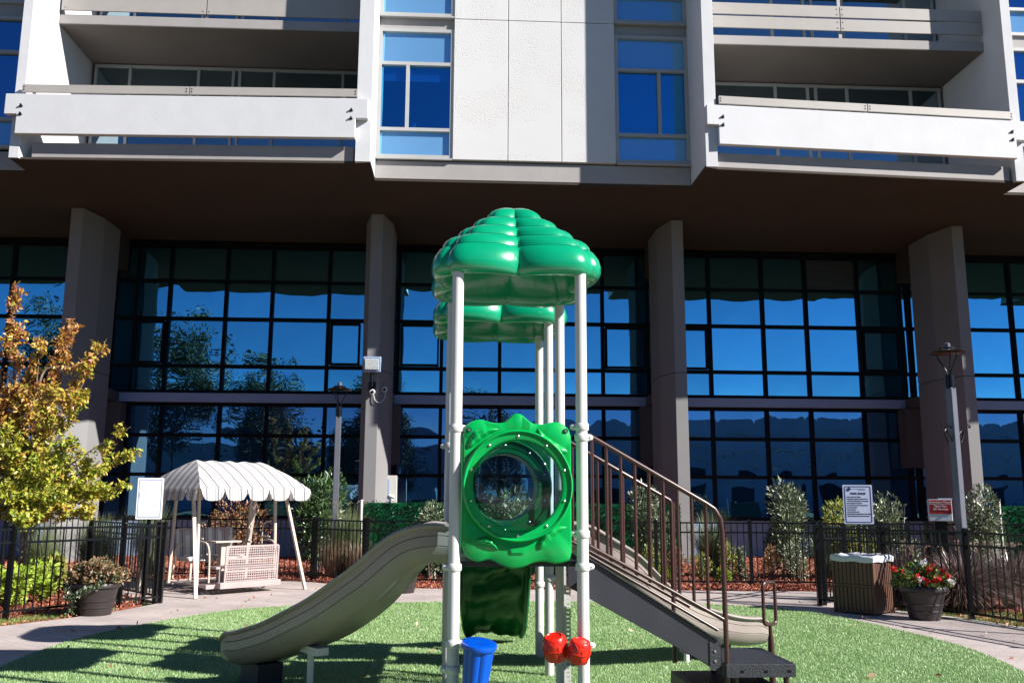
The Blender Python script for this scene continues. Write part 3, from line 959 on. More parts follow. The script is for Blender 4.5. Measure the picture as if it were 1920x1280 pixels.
# ------------------------------------------------------------------ lamps
def lamp(x, y, rz, label, hgt, scroll):
    L = thing('street_lamp', label, 'lamp', (x, y, 0), rz, 'lamp posts in the planting beds')
    MB().box(-0.062, 0.062, -0.062, 0.062, 0, hgt - 0.72).build('pole', M['pole_metal'], L, bevel=0.01)
    MB().box(-0.12, 0.12, -0.12, 0.12, -0.02, 0.05).build('base_plate', M['pole_metal'], L, bevel=0.01)
    MB().tube([(0, 0, hgt - 0.74), (0, 0, hgt - 0.50)], 0.066, 16).build('collar', M['black_metal'], L, smooth=40)
    for k in range(3):
        a = PI / 2 + k * 2 * PI / 3 + 0.3
        c, s_ = math.cos(a), math.sin(a)
        pts = spline([(0.03 * c, 0.03 * s_, hgt - 0.52), (0.06 * c, 0.06 * s_, hgt - 0.40), (0.15 * c, 0.15 * s_, hgt - 0.24), (0.19 * c, 0.19 * s_, hgt - 0.13)], 5)
        MB().tube(pts, 0.011, 8).build('arm', M['black_metal'], L, smooth=50)
    MB().lathe([(0.02, hgt - 0.155), (0.15, hgt - 0.15), (0.27, hgt - 0.135), (0.285, hgt - 0.12), (0.25, hgt - 0.105), (0.15, hgt - 0.075), (0.13, hgt - 0.06), (0.12, hgt - 0.04), (0.05, hgt - 0.03)], 28).build('hood', M['black_metal'], L, smooth=40)
    MB().lathe([(0.05, hgt - 0.03), (0.05, hgt + 0.03), (0.035, hgt + 0.045), (0.01, hgt + 0.05)], 14).build('photocell', M['pole_metal'], L, smooth=40)
    if scroll:
        for sgn in (-1, 1):
            z = scroll
            mb = MB()
            mb.tube(spline([(sgn * 0.06, 0, z - 0.02), (sgn * 0.16, 0, z + 0.03), (sgn * 0.28, 0, z + 0.02), (sgn * 0.36, 0, z + 0.05), (sgn * 0.43, 0, z + 0.03), (sgn * 0.41, 0, z), (sgn * 0.38, 0, z + 0.02)], 5), 0.011, 6)
            mb.tube(spline([(sgn * 0.06, 0, z - 0.24), (sgn * 0.12, 0, z - 0.12), (sgn * 0.2, 0, z - 0.05), (sgn * 0.22, 0, z + 0.02), (sgn * 0.17, 0, z + 0.03), (sgn * 0.16, 0, z - 0.02)], 5), 0.010, 6)
            mb.tube(spline([(sgn * 0.2, 0, z - 0.04), (sgn * 0.24, 0, z - 0.1), (sgn * 0.2, 0, z - 0.2), (sgn * 0.16, 0, z - 0.26)], 5), 0.014, 6)
            mb.build('scroll_bracket', M['black_metal'], L, smooth=50)
    return L


lamp(-3.82, 20.0, R(8), 'grey square lamp post beside the laurel, left of the slide', 4.13, 0)
lamp(7.35, 15.1, R(28), 'tall lamp post with scroll brackets behind the red emergency phone box', 4.22, 2.85)


# ------------------------------------------------------------------ fences
def fence(pts, label, group='black metal fences around the playground', step=0.115, posts=None, h=1.22):
    o0 = pts[0]
    Fn = thing('metal_fence', label, 'fence', (o0[0], o0[1], 0), 0, group)
    P = [Vector((p_[0] - o0[0], p_[1] - o0[1], 0)) for p_ in pts]
    for i, p_ in enumerate(P):
        mb = MB().box(p_.x - 0.032, p_.x + 0.032, p_.y - 0.032, p_.y + 0.032, -0.03, h + 0.01)
        mb.lathe([(0.05, h + 0.01), (0.05, h + 0.025), (0.02, h + 0.045)], 4, Matrix.Translation((p_.x, p_.y, 0)) @ Matrix.Rotation(PI / 4, 4, 'Z'))
        mb.build('post', M['black_metal'], Fn)
    pk = MB()
    for a, b_ in zip(P[:-1], P[1:]):
        L = (b_ - a).length
        d = (b_ - a) / L
        nn = max(2, int(L / step))
        for k in range(1, nn):
            q_ = a + d * (L * k / nn)
            pk.box(-0.008, 0.008, -0.008, 0.008, 0.09, h - 0.035, Matrix.Translation(q_) @ Matrix.Rotation(math.atan2(d.y, d.x), 4, 'Z'))
    pk.build('pickets', M['black_metal'], Fn)
    for z in (h - 0.02, h - 0.20, 0.10):
        rl = MB()
        for a, b_ in zip(P[:-1], P[1:]):
            rl.bar(a + Vector((0, 0, z)), b_ + Vector((0, 0, z)), 0.034, 0.03)
        rl.build('rail', M['black_metal'], Fn)
    return Fn


fence([(-8.6, 10.2), (-6.91, 12.86), (-5.98, 14.31), (-5.55, 14.83)], 'black fence at the left in front of the autumn tree and the planter')
fence([(-5.7, 15.0), (-6.75, 16.15), (-7.9, 17.4)], 'short black fence run going back beside the white sign')
fence([(-10.6, 19.4), (-8.6, 19.35), (-6.3, 19.3), (-4.1, 19.2)], 'black fence behind the canopy swing')
fence([(-4.02, 19.13), (-2.87, 18.1)], 'black fence panel in front of the tall dry grass')
fence([(-2.8, 18.06), (-0.9, 18.03), (1.0, 18.0), (2.8, 17.94), (4.61, 17.88), (5.85, 17.85)], 'long black fence behind the slides and stairs along the mulch bed')
fence([(5.95, 17.83), (7.9, 17.6), (9.9, 17.3), (11.8, 17.1)], 'black fence behind the park rules sign and the phone box')
fence([(4.88, 14.82), (5.62, 14.02), (6.42, 13.1), (6.95, 11.6), (7.5, 10.0)], 'black fence behind the brown bin and the flower planter at the right')
fence([(4.98, 14.9), (5.55, 15.5), (6.6, 16.6), (7.5, 17.5)], 'short black fence run going back from the bin towards the phone box')
for i, (px_, py_, Y_) in enumerate(((678, 938, 19.9), (1872, 938, 18.2))):
    q = W(px_, py_, Y_)
    o = MB().tube([(0, 0, 0), (0, 0, q.z)], 0.03, 10).tube([(0, 0, q.z), (0, 0, q.z + 0.02)], 0.038, 10).build('marker_post', M['cam_white'], smooth=40)
    o.location = (q.x, q.y, 0)
    tag(o, ('thin white post at the left end of the green hedge panel', 'thin white post beside the green hedge panel at the right edge')[i], 'post')

# ------------------------------------------------------------------ signs
def text(name, s_, size, loc, rot, m, parent, align='LEFT', ext=0.0015, bold=0.0):
    cu = bpy.data.curves.new(name, 'FONT')
    cu.body = s_
    cu.size = size
    cu.align_x = align
    cu.extrude = ext
    cu.offset = bold
    cu.materials.append(m)
    tmp = bpy.data.objects.new(name + '_curve', cu)
    COL.objects.link(tmp)
    me = bpy.data.meshes.new_from_object(tmp.evaluated_get(bpy.context.evaluated_depsgraph_get()))
    bpy.data.objects.remove(tmp)
    o = bpy.data.objects.new(name, me)
    COL.objects.link(o)
    o.parent = parent
    o.location = loc
    o.rotation_euler = rot
    return o


def rrect(w, h, r, n=5):
    pts = []
    for cx, cz, a0 in ((w / 2 - r, h / 2 - r, 0), (-w / 2 + r, h / 2 - r, 90), (-w / 2 + r, -h / 2 + r, 180), (w / 2 - r, -h / 2 + r, 270)):
        for k in range(n + 1):
            a = R(a0 + 90 * k / n)
            pts.append((cx + r * math.cos(a), cz + r * math.sin(a)))
    return pts


def board(T_, w, h, zc, face, ring, y=0.0):
    MB().slab([(x, y, zc + z) for x, z in rrect(w, h, 0.01)], (0, 0.015, 0)).build('board', M[face], T_)
    a, b_ = rrect(w * 0.90, h * 0.93, 0.03), rrect(w * 0.90 - 0.026, h * 0.93 - 0.026, 0.020)
    n_ = len(a)
    vs = [(x, y - 0.003, zc + z) for x, z in a] + [(x, y - 0.003, zc + z) for x, z in b_]
    MB().add(vs, [(i, (i + 1) % n_, n_ + (i + 1) % n_, n_ + i) for i in range(n_)]).build('border', M[ring], T_)


q = W(1609, 945, 16.3)
S = thing('park_rules_sign', 'white park rules sign with blue border on a black post at the right', 'sign', (q.x, q.y, 0), R(-8))
board(S, 0.50, 0.68, q.z, 'sign_grey', 'navy')
MB().box(-0.03, 0.03, 0.018, 0.07, 0, q.z + 0.1).build('post', M['black_metal'], S)
MB().lathe([(0.030, 0), (0.030, 0.003)], 20, Matrix.Translation((-0.145, -0.004, q.z + 0.265)) @ Matrix.Rotation(PI / 2, 4, 'X')).build('emblem', M['navy'], S)
rx = (PI / 2, 0, 0)
for w_, z_ in ((0.24, 0.275), (0.12, 0.255)):
    MB().box(-0.10 if w_ > 0.2 else 0.02, -0.10 + 0.24, -0.004, -0.001, q.z + z_ - 0.003, q.z + z_ + 0.003).build('header_line', M['band'], S)
text('lettering', 'PARK RULES', 0.048, (0.01, -0.003, q.z + 0.175), rx, M['ink'], S, 'CENTER', bold=0.0003)
lines = ['\u2022 PARK CLOSES AT DUSK', '\u2022 CHILDREN UNDER THE AGE OF 12', '   MUST BE SUPERVISED BY AN ADULT', '\u2022 NO CLIMBING OFF SLIDE', '\u2022 NO CLIMBING OFF PLAYGROUND', '\u2022 DO NOT LITTER', '\u2022 NO SMOKING', '\u2022 CLEAN YOUR HALL',
         '\u2022 DOGS MUST BE LEASHED AT ALL TIMES', '\u2022 AREA UNDER VIDEO SURVEILLANCE']
for i, s_ in enumerate(lines):
    text('lettering', s_, 0.0225, (-0.195, -0.003, q.z + 0.125 - i * 0.037), rx, M['ink'], S)
q = W(281, 934, 14.98)
S = thing('notice_board', 'blank looking white notice sign on a black post left of the canopy swing', 'sign', (q.x, q.y, 0), R(12))
board(S, 0.40, 0.66, q.z, 'sign_white', 'band')
MB().box(-0.03, 0.03, 0.018, 0.07, 0, q.z + 0.1).build('post', M['black_metal'], S)
MB().box(-0.10, -0.07, -0.004, -0.001, q.z + 0.13, q.z + 0.15).box(-0.16, -0.148, -0.004, -0.001, q.z + 0.02, q.z + 0.10).box(0.07, 0.14, -0.004, -0.001, q.z - 0.125, q.z - 0.115).build('faded_print', M['sign_grey'], S)
# emergency phone
q = W(1762, 956, 14.9)
S = thing('emergency_phone', 'white emergency phone box with red lettered front on a black post', 'phone box', (q.x, q.y, 0), R(-20))
zc = q.z
mb = MB().box(-0.17, 0.17, -0.13, 0.13, zc - 0.17, zc + 0.17)
mb.build('box', M['phone_box'], S, bevel=0.008)
MB().box(-0.165, 0.165, -0.136, -0.131, zc - 0.055, zc + 0.165).build('red_panel', M['phone_red'], S)
MB().box(-0.163, 0.163, -0.1385, -0.1365, zc + 0.092, zc + 0.098).build('line', M['letter'], S)
text('lettering', 'Emergency Phone', 0.044, (0, -0.138, zc + 0.113), rx, M['letter'], S, 'CENTER', bold=0.0008)
text('lettering', 'Open Box', 0.044, (0, -0.138, zc + 0.052), rx, M['letter'], S, 'CENTER', bold=0.0008)
text('lettering', 'Lift Handset', 0.044, (0, -0.138, zc + 0.005), rx, M['letter'], S, 'CENTER', bold=0.0008)
MB().box(0.125, 0.15, -0.146, -0.137, zc - 0.03, zc).build('latch', M['black_metal'], S)
MB().box(-0.02, 0.19, -0.08, 0.12, zc + 0.171, zc + 0.19).build('lid', M['band'], S, bevel=0.004)
MB().box(-0.09, 0.09, -0.06, 0.1, 0, zc - 0.171).build('post', M['black_metal'], S)
MB().bar((0.1702, 0.0, zc - 0.135), (0.1702, 0.12, zc - 0.105), 0.004, 0.008).build('hinge_pin', M['band'], S)


# ------------------------------------------------------------------ playground structure
PG = thing('play_structure', 'grey and green playground climbing frame with two slides, stairs and leaf shaped roofs', 'play structure', (0, 8.4, 0))


def pp(mb, name, m, parent=PG, **k):
    o = mb.build(name, M[m], parent, **k)
    if parent == PG:
        o.location = (0, -8.4, 0)
    return o


def clamp(post, x, y, z, ang):
    mb = MB().tube([(x, y, z - 0.028), (x, y, z - 0.02), (x, y, z + 0.02), (x, y, z + 0.028)], [0.050, 0.056, 0.056, 0.050], 18)
    d = Vector((math.cos(ang), math.sin(ang), 0))
    c = Vector((x, y, z)) + d * 0.062
    mb.tube([c - Vector((0, 0, 0.0)) - d * 0.03, c, c + d * 0.018, c + d * 0.028], [0.026, 0.026, 0.022, 0.012], 12)
    mb.build('clamp', M['post_metal'], post, smooth=40)
    b_ = MB().lathe([(0.009, 0), (0.009, 0.006)], 8, Matrix.Translation(c + Vector((0, -0.022, 0))) @ Matrix.Rotation(PI / 2, 4, 'X'))
    b_.build('bolt', M['bolt'], post)


POSTS = dict(L0=(-0.42, 6.87), R0=(0.535, 6.95), L1=(-0.535, 8.0), R1=(0.43, 8.1), L2=(-0.60, 8.9), R2=(0.366, 8.96), L3=(-0.68, 9.9), R3=(0.302, 9.96))
post_objs = {}
for k_, (x, y) in POSTS.items():
    mb = MB().tube([(x, y, -0.02), (x, y, 3.43)], 0.0445, 20)
    o = pp(mb, 'post', 'post_metal', smooth=40)
    post_objs[k_] = o
    for z in {'L0': (2.17, 1.15, 0.61, 0.43), 'R0': (2.19, 2.11, 1.39, 1.15, 0.585), 'R2': (0.9,), 'R3': (0.75, 1.2), 'L1': (1.15, 2.1), 'R1': (1.15, 2.1)}.get(k_, (1.15,)):
        clamp(o, x, y, z, (0.0 if k_[0] == 'L' else PI) if z in (2.17, 2.19, 1.39, 0.61) else (0.3 if k_[0] == 'R' else PI))
RZ = R(5.0)


def frame(k0, k1, k2, k3):
    c = sum((Vector(POSTS[k]) for k in (k0, k1, k2, k3)), Vector((0, 0))) / 4
    return c


# decks
for ks in (('L0', 'R0', 'L1', 'R1'), ('L1', 'R1', 'L2', 'R2'), ('L2', 'R2', 'L3', 'R3')):
    a, b_, c, d = (POSTS[k] for k in ks)
    sh = 0.03
    mb = MB().prism([(a[0] + sh, a[1] + 0.10), (b_[0] - sh, b_[1] + 0.10), (d[0] - sh, d[1] - 0.01), (c[0] + sh, c[1] - 0.01)], 1.145, 1.185)
    pp(mb, 'deck', 'deck', bevel=0.006)


def roof_lobes(a):
    sq = 1.0 / (abs(math.cos(a)) ** 6 + abs(math.sin(a)) ** 6) ** (1 / 6)
    return sq * (0.875 + 0.155 * abs(math.sin(4 * a)) ** 0.8 + 0.085 * abs(math.sin(2 * a)) ** 6)


def canopy(cx, cy, rz):
    prof = []
    # outer surface from rim up; tier steps
    outer = [(0.565, 3.375), (0.60, 3.372), (0.632, 3.39), (0.652, 3.43), (0.655, 3.48), (0.640, 3.54), (0.605, 3.60), (0.565, 3.63)]
    rb = [0.565, 0.445, 0.325, 0.205, 0.03]
    zb = [3.62, 3.735, 3.845, 3.955, 4.085]
    for i in range(4):
        ra, rc, za, zc_ = rb[i] + 0.018, rb[i + 1], zb[i], zb[i + 1]
        for t in (0.0, 0.18, 0.36, 0.54, 0.72, 0.9, 1.0):
            a = t * PI / 2
            outer.append((rc + (ra - rc) * (0.9 * math.cos(a) + 0.1 * (1 - t)) if t < 1 else rc, za + (zc_ - za) * (0.8 * math.sin(a) + 0.2 * t)))
    inner = [(0.565, 3.375), (0.545, 3.39), (0.54, 3.45), (0.52, 3.55), (0.44, 3.66), (0.30, 3.78), (0.16, 3.90), (0.02, 3.97)]
    mb = MB()
    n_ = 160
    mt = Matrix.Translation((cx, cy, 0)) @ Matrix.Rotation(rz, 4, 'Z')
    mb.lathe(outer, n_, mt, cap=False, lobes=roof_lobes)
    mb.lathe(inner[::-1], n_, mt, cap=False, lobes=roof_lobes)
    # close apexes
    k0 = len(outer) * n_
    mb.f.append(tuple((len(outer) - 1) * n_ + k for k in range(n_)))
    mb.f.append(tuple(k0 + k for k in range(n_))[::-1])
    o = pp(mb, 'canopy', 'green_roof', smooth=75)
    # collars round the posts
    return o


c = frame('L0', 'R0', 'L1', 'R1')
cn = canopy(c.x, c.y, RZ)
c = frame('L2', 'R2', 'L3', 'R3')
cn = canopy(c.x, c.y, RZ)


# bubble panels
def panel_outline(hw, zb, zt):
    pts = []
    n_ = 40
    top = [(-1, -0.10), (-0.93, -0.035), (-0.72, 0.0), (-0.45, -0.022), (-0.26, -0.018), (-0.1, 0.035), (0.0, 0.05), (0.1, 0.035), (0.26, -0.018), (0.45, -0.03), (0.72, -0.012), (0.93, -0.055), (1, -0.12)]
    bot = [(1, 0.09), (0.94, 0.03), (0.72, 0.005), (0.5, 0.02), (0.3, 0.01), (0.1, -0.02), (-0.1, -0.028), (-0.3, 0.0), (-0.5, 0.035), (-0.72, 0.02), (-0.92, 0.06), (-1, 0.12)]
    T_ = spline([(x * hw, 0, zt + z) for x, z in top], 5)
    B_ = spline([(x * hw, 0, zb + z) for x, z in bot], 5)
    sR = [Vector((hw, 0, zt - 0.12 + (zb + 0.09 - zt + 0.12) * k / 12)) for k in range(1, 12)]
    sL = [Vector((-hw, 0, zb + 0.12 + (zt - 0.10 - zb - 0.12) * k / 12)) for k in range(1, 12)]
    return [(v.x, v.z) for v in T_ + sR + B_ + sL]


def leaf_relief(mb, x0, z0, x1, z1, w, h, y):
    a = Vector((x0, 0, z0)); b_ = Vector((x1, 0, z1))
    d = b_ - a
    L = d.length
    d.normalize()
    s_ = Vector((-d.z, 0, d.x))
    n_ = 14
    vs, fs = [], []
    for i in range(n_ + 1):
        t = i / n_
        ww = w * math.sin(PI * t ** 0.8) ** 0.9 + 0.0008
        notch = 0.55 if i in (4, 7, 10) else 1.0
        bow = 0.16 * L * math.sin(PI * t)
        for k in range(7):
            u = k / 6 * 2 - 1
            hh_ = h * (1 - u * u) * math.sin(PI * min(1, t * 1.0)) ** 0.5 * (notch if abs(u) > 0.2 else 1) - (0.006 if k in (0, 6) else 0)
            p_ = a + d * (L * t) + s_ * (ww * u + bow)
            vs.append((p_.x, y - hh_, p_.z))
    for i in range(n_):
        for k in range(6):
            q_ = i * 7 + k
            fs.append((q_, q_ + 1, q_ + 8, q_ + 7))
    mb.add(vs, fs)


def bubble_panel(cx, cy, rz, zc, bubble=True, m='green', front=True):
    hw, zb, zt = 0.408, -0.575, 0.49
    mt = Matrix.Translation((cx, cy, zc)) @ Matrix.Rotation(rz, 4, 'Z')
    ol = panel_outline(hw, zb, zt)
    rh = 0.345
    n_ = len(ol)
    th_ = 0.055
    vs = []
    for yy, sc_, rr in ((0.014, 1.0, rh), (0, 0.975, rh + 0.012), (th_, 0.975, rh + 0.012), (th_ - 0.014, 1.0, rh)):
        for x, z in ol:
            vs.append(Vector((x * sc_, yy, z * sc_)))
        for x, z in ol:
            L = math.hypot(x, z)
            vs.append(Vector((x / L * rr, yy, z / L * rr)))
    fs = []
    st = 2 * n_

    def o_(l, i): return l * st + i % n_
    def i_(l, i): return l * st + n_ + i % n_
    for i in range(n_):
        fs.append((o_(1, i), i_(1, i), i_(1, i + 1), o_(1, i + 1)))
        fs.append((o_(2, i), o_(2, i + 1), i_(2, i + 1), i_(2, i)))
        for l1, l2 in ((0, 1), (3, 0), (2, 3)):
            fs.append((o_(l1, i), o_(l2, i), o_(l2, i + 1), o_(l1, i + 1)))
            fs.append((i_(l1, i), i_(l1, i + 1), i_(l2, i + 1), i_(l2, i)))
    mb = MB().add([mt @ v for v in vs], fs)
    P_ = pp(mb, 'bubble_panel' if bubble else 'tunnel_panel', m, smooth=50)
    # raised ring
    my = mt @ Matrix.Rotation(PI / 2, 4, 'X')
    prof = [(0.335, -0.03), (0.335, 0.030), (0.342, 0.036), (0.385, 0.036), (0.392, 0.05), (0.402, 0.055), (0.412, 0.045), (0.416, 0.02), (0.418, -0.002)]
    MB().lathe(prof, 64, my, cap=False).build('ring', M[m], P_, smooth=50)
    if bubble:
        pr = [(0.336 * math.sin(PI / 2 * (1 - k / 10)), 0.034 + 0.17 * math.sin(PI / 2 * k / 10)) for k in range(10)] + [(0.004, 0.204)]
        MB().lathe(pr, 48, my, cap=True).build('bubble', M['bubble'], P_, smooth=60)
    else:
        MB().lathe([(0.30, 0.036), (0.335, 0.036)], 64, my, cap=False).build('inner_lip', M[m], P_)
        prt = [(0.29, -0.30), (0.29, 0.03), (0.30, 0.034)]
        MB().lathe(prt, 48, my, cap=False).build('tunnel', M['green_dark_shaded'], P_, smooth=60)
    for k in range(10):
        a = 2 * PI * k / 10 + PI / 2
        v = Matrix.Translation((0.364 * math.cos(a), -0.036, 0.364 * math.sin(a))) @ Matrix.Rotation(PI / 2, 4, 'X')
        MB().lathe([(0.0095, 0), (0.0095, 0.008), (0.004, 0.012)], 10, mt @ v).build('bolt', M['bolt'], P_, smooth=40)
    if front:
        for lf in ((-0.375, 0.27, -0.14, 0.42, 0.048), (0.385, 0.25, 0.15, 0.43, 0.048), (-0.31, -0.40, -0.14, -0.47, 0.036), (0.16, -0.47, 0.375, -0.30, 0.048)):
            lr = MB()
            leaf_relief(lr, *lf, 0.038, 0.0)
            lr.v = [tuple(mt @ Vector(v)) for v in lr.v]
            lr.build('leaf_relief', M['green'], P_, smooth=50)
        pl = MB().slab([(x, 0.0, z - 0.475) for x, z in rrect(0.115, 0.05, 0.012)], (0, -0.008, 0)).slab([(x, 0.0, z - 0.475) for x, z in rrect(0.092, 0.030, 0.008)], (0, -0.014, 0))
        pl.v = [tuple(mt @ Vector(v)) for v in pl.v]
        pl.build('maker_plate', M['green'], P_)
        for sx in (-1, 1):
            v = Matrix.Translation((sx * 0.365, -0.001, 0.41)) @ Matrix.Rotation(PI / 2, 4, 'X')
            MB().lathe([(0.020, -0.0), (0.020, 0.003)], 16, mt @ v).build('recess', M['green_dark_shaded'], P_)
            MB().lathe([(0.010, 0.003), (0.010, 0.010)], 10, mt @ v).build('bolt', M['bolt'], P_)
    return P_


bubble_panel(0.045, 6.86, RZ, 1.745)
bubble_panel(-0.06, 8.02, RZ, 1.745, bubble=False, front=False, m='green_dark_shaded')  # rear panel, its shade put into the darker green


def side_panel(a, b_, z0, z1, m='green'):
    """flat barrier between two posts with wavy top and a leaf pattern of slots"""
    a, b_ = Vector((*POSTS[a], 0)), Vector((*POSTS[b_], 0))
    d = (b_ - a)
    L = d.length
    d.normalize()
    nrm = Vector((-d.y, d.x, 0))
    pts = []
    n_ = 16
    for i in range(n_ + 1):
        t = 0.07 + (L - 0.14) * i / n_
        p_ = a + d * t
        pts.append(p_ + Vector((0, 0, z1 + 0.03 * math.sin(i / n_ * PI * 4))))
    for i in range(n_, -1, -1):
        t = 0.07 + (L - 0.14) * i / n_
        p_ = a + d * t
        pts.append(p_ + Vector((0, 0, z0 + 0.02 * math.sin(i / n_ * PI * 3))))
    mb = MB()
    vs = [p_ - nrm * 0.02 for p_ in pts] + [p_ + nrm * 0.02 for p_ in pts]
    N_ = len(pts)
    fs = []
    for i in range(n_):
        j = N_ - 1 - i
        fs.append((i, i + 1, j - 1, j)); fs.append((N_ + j, N_ + j - 1, N_ + i + 1, N_ + i))
    for i in range(N_):
        fs.append((i, N_ + i, N_ + (i + 1) % N_, (i + 1) % N_))
    mb.add(vs, fs)
    return pp(mb, 'side_panel', m, bevel=0.006)


side_panel('L1', 'L2', 1.2, 2.15)
side_panel('L2', 'L3', 1.2, 2.15)
# hood bars over the left slide opening
o = MB().slab([(-0.375, 6.93, 1.24), (-0.375, 6.93, 2.12), (-0.345, 6.93, 2.12), (-0.345, 6.93, 1.24)], (0, 0.10, 0))
pp(o, 'slide_hood', 'green', bevel=0.01)
o = MB().slab([(-0.44, 7.84, 1.24), (-0.44, 7.84, 2.12), (-0.41, 7.84, 2.12), (-0.41, 7.84, 1.24)], (0, 0.08, 0))
pp(o, 'slide_hood', 'green', bevel=0.01)


# slides
def slide(path, label_parts=True, foot=True, support=None):
    P_ = spline(path, 10)
    wo, dp, t_ = 0.285, 0.315, 0.022
    # closed profile: outer from left lip down and round to the right lip, then inner back
    outer = [(-wo - 0.030, dp - 0.010), (-wo - 0.034, dp - 0.022), (-wo - 0.026, dp - 0.036), (-wo, dp - 0.044), (-wo, 0.224), (-wo + 0.009, 0.219), (-wo, 0.214), (-wo + 0.002, 0.146), (-wo + 0.011, 0.141), (-wo + 0.004, 0.136), (-wo + 0.02, 0.09), (-wo + 0.06, 0.035), (-wo + 0.12, 0.006), (-0.08, 0.0)]
    outer = outer + [(-x, z) for x, z in outer[::-1]]
    inner = [(-wo + 0.01, dp), (-wo + t_, dp - 0.02), (-wo + t_ + 0.004, 0.12), (-wo + t_ + 0.05, 0.06), (-wo + 0.13, 0.032), (-0.06, 0.026)]
    inner = inner + [(-x, z) for x, z in inner[::-1]]
    prof = outer + inner[::-1]
    m_ = len(prof)
    vs, fs = [], []
    K = len(P_)
    for i, p_ in enumerate(P_):
        d = (P_[min(i + 1, K - 1)] - P_[max(i - 1, 0)]).normalized()
        h_ = Vector((d.x, d.y, 0)).normalized()
        lat = Vector((-h_.y, h_.x, 0))
        up = lat.cross(d)
        if up.z < 0:
            up = -up
        e = 1.0
        f_ = i / (K - 1)
        shrink = 1.0 if f_ < 0.9 else 1.0 - 0.30 * ((f_ - 0.9) / 0.1) ** 2
        for x, z in prof:
            zz = z if f_ < 0.9 else z * shrink
            vs.append(p_ + lat * x * (1 - 0.10 * max(0, (f_ - 0.93) / 0.07) ** 2) + up * zz)
    for i in range(K - 1):
        for k in range(m_):
            fs.append((i * m_ + k, i * m_ + (k + 1) % m_, (i + 1) * m_ + (k + 1) % m_, (i + 1) * m_ + k))
    for e in (0, K - 1):
        no = len(outer)
        for k in range(no - 1):
            # stitch outer to inner
            ki = round(k / (no - 1) * (len(inner) - 1)); kj = round((k + 1) / (no - 1) * (len(inner) - 1))
            a, b_ = e * m_ + k, e * m_ + k + 1
            c_, d_ = e * m_ + m_ - 1 - kj, e * m_ + m_ - 1 - ki
            f1 = (a, b_, c_) if c_ == d_ else (a, b_, c_, d_)
            fs.append(f1)
    mb = MB().add(vs, fs)
    S_ = pp(mb, 'slide', 'slide', smooth=48)
    return S_, P_


S1, P1 = slide([(-0.50, 7.42, 1.14), (-0.70, 7.41, 1.12), (-1.02, 7.53, 0.82), (-1.38, 7.80, 0.56), (-1.76, 8.16, 0.36), (-2.05, 8.40, 0.24), (-2.28, 8.60, 0.17), (-2.46, 8.75, 0.17)])
MB().box(-0.055, 0.055, -0.16, 0.16, 0.0, 0.06, Matrix.Translation((-1.66, 7.98, 0.36)) @ Matrix.Rotation(R(38), 4, 'Z')).tube([(-1.68, 7.96, 0.40), (-1.68, 7.96, -0.02)], 0.028, 12).build('support_leg', M['post_metal'], S1)
MB().prism([(-2.42, 8.52), (-2.22, 8.34), (-2.04, 8.50), (-2.24, 8.68)], -0.02, 0.20).build('foot_block', M['deck'], S1)
S2, P2 = slide([(0.42, 9.0, 1.12), (0.66, 9.0, 1.10), (0.90, 9.03, 0.92), (1.25, 9.22, 0.56), (1.60, 9.52, 0.34), (1.97, 9.80, 0.21), (2.33, 10.0, 0.14), (2.60, 10.16, 0.14)])
MB().tube([(1.8, 9.70, 0.30), (1.8, 9.70, -0.02)], 0.03, 12).build('support_leg', M['post_metal'], S2)
MB().prism([(2.05, 9.72), (2.3, 9.88), (2.15, 10.1), (1.9, 9.94)], -0.02, 0.18).build('foot_block', M['deck'], S2)

# stairs
sa, sb = Vector((0.56, 6.99, 0)), Vector((1.56, 7.10, 0))
sd_ = (sb - sa).normalized()
sn = Vector((-sd_.y, sd_.x, 0))
LS = (sb - sa).length


def stp(u, v, z):
    q_ = sa + sd_ * u + sn * v
    return Vector((q_.x, q_.y, z))


for v in (0.0, 0.80):
    mb = MB().slab([stp(0, v, 0.93), stp(LS, v, 0.385), stp(LS, v, 0.60), stp(0, v, 1.22)], sn * 0.035)
    o = pp(mb, 'stringer', 'stringer', bevel=0.004)
    MB().slab([stp(0, v - 0.02, 1.222), stp(LS, v - 0.02, 0.602), stp(LS, v - 0.02, 0.612), stp(0, v - 0.02, 1.232)], sn * 0.07).build('edge_strip', M['deck'], o)
    MB().slab([stp(LS - 0.07, v - 0.008, 0.40), stp(LS + 0.02, v - 0.008, 0.37), stp(LS + 0.02, v - 0.008, 0.56), stp(LS - 0.07, v - 0.008, 0.60)], sn * 0.007).build('bracket', M['deck'], o)
    for z in (0.46, 0.53):
        MB().lathe([(0.010, 0), (0.010, 0.008)], 8, Matrix.Translation(stp(LS - 0.03, v - 0.008, z)) @ Matrix.Rotation(PI / 2, 4, 'X')).build('bolt', M['bolt'], o)
for k in range(3):
    u = 0.14 + k * 0.33
    z = 0.98 - k * 0.185
    mb = MB().slab([stp(u - 0.05, 0.04, z), stp(u + 0.25, 0.04, z), stp(u + 0.25, 0.79, z), stp(u - 0.05, 0.79, z)], (0, 0, -0.05))
    pp(mb, 'tread', 'deck', bevel=0.006)


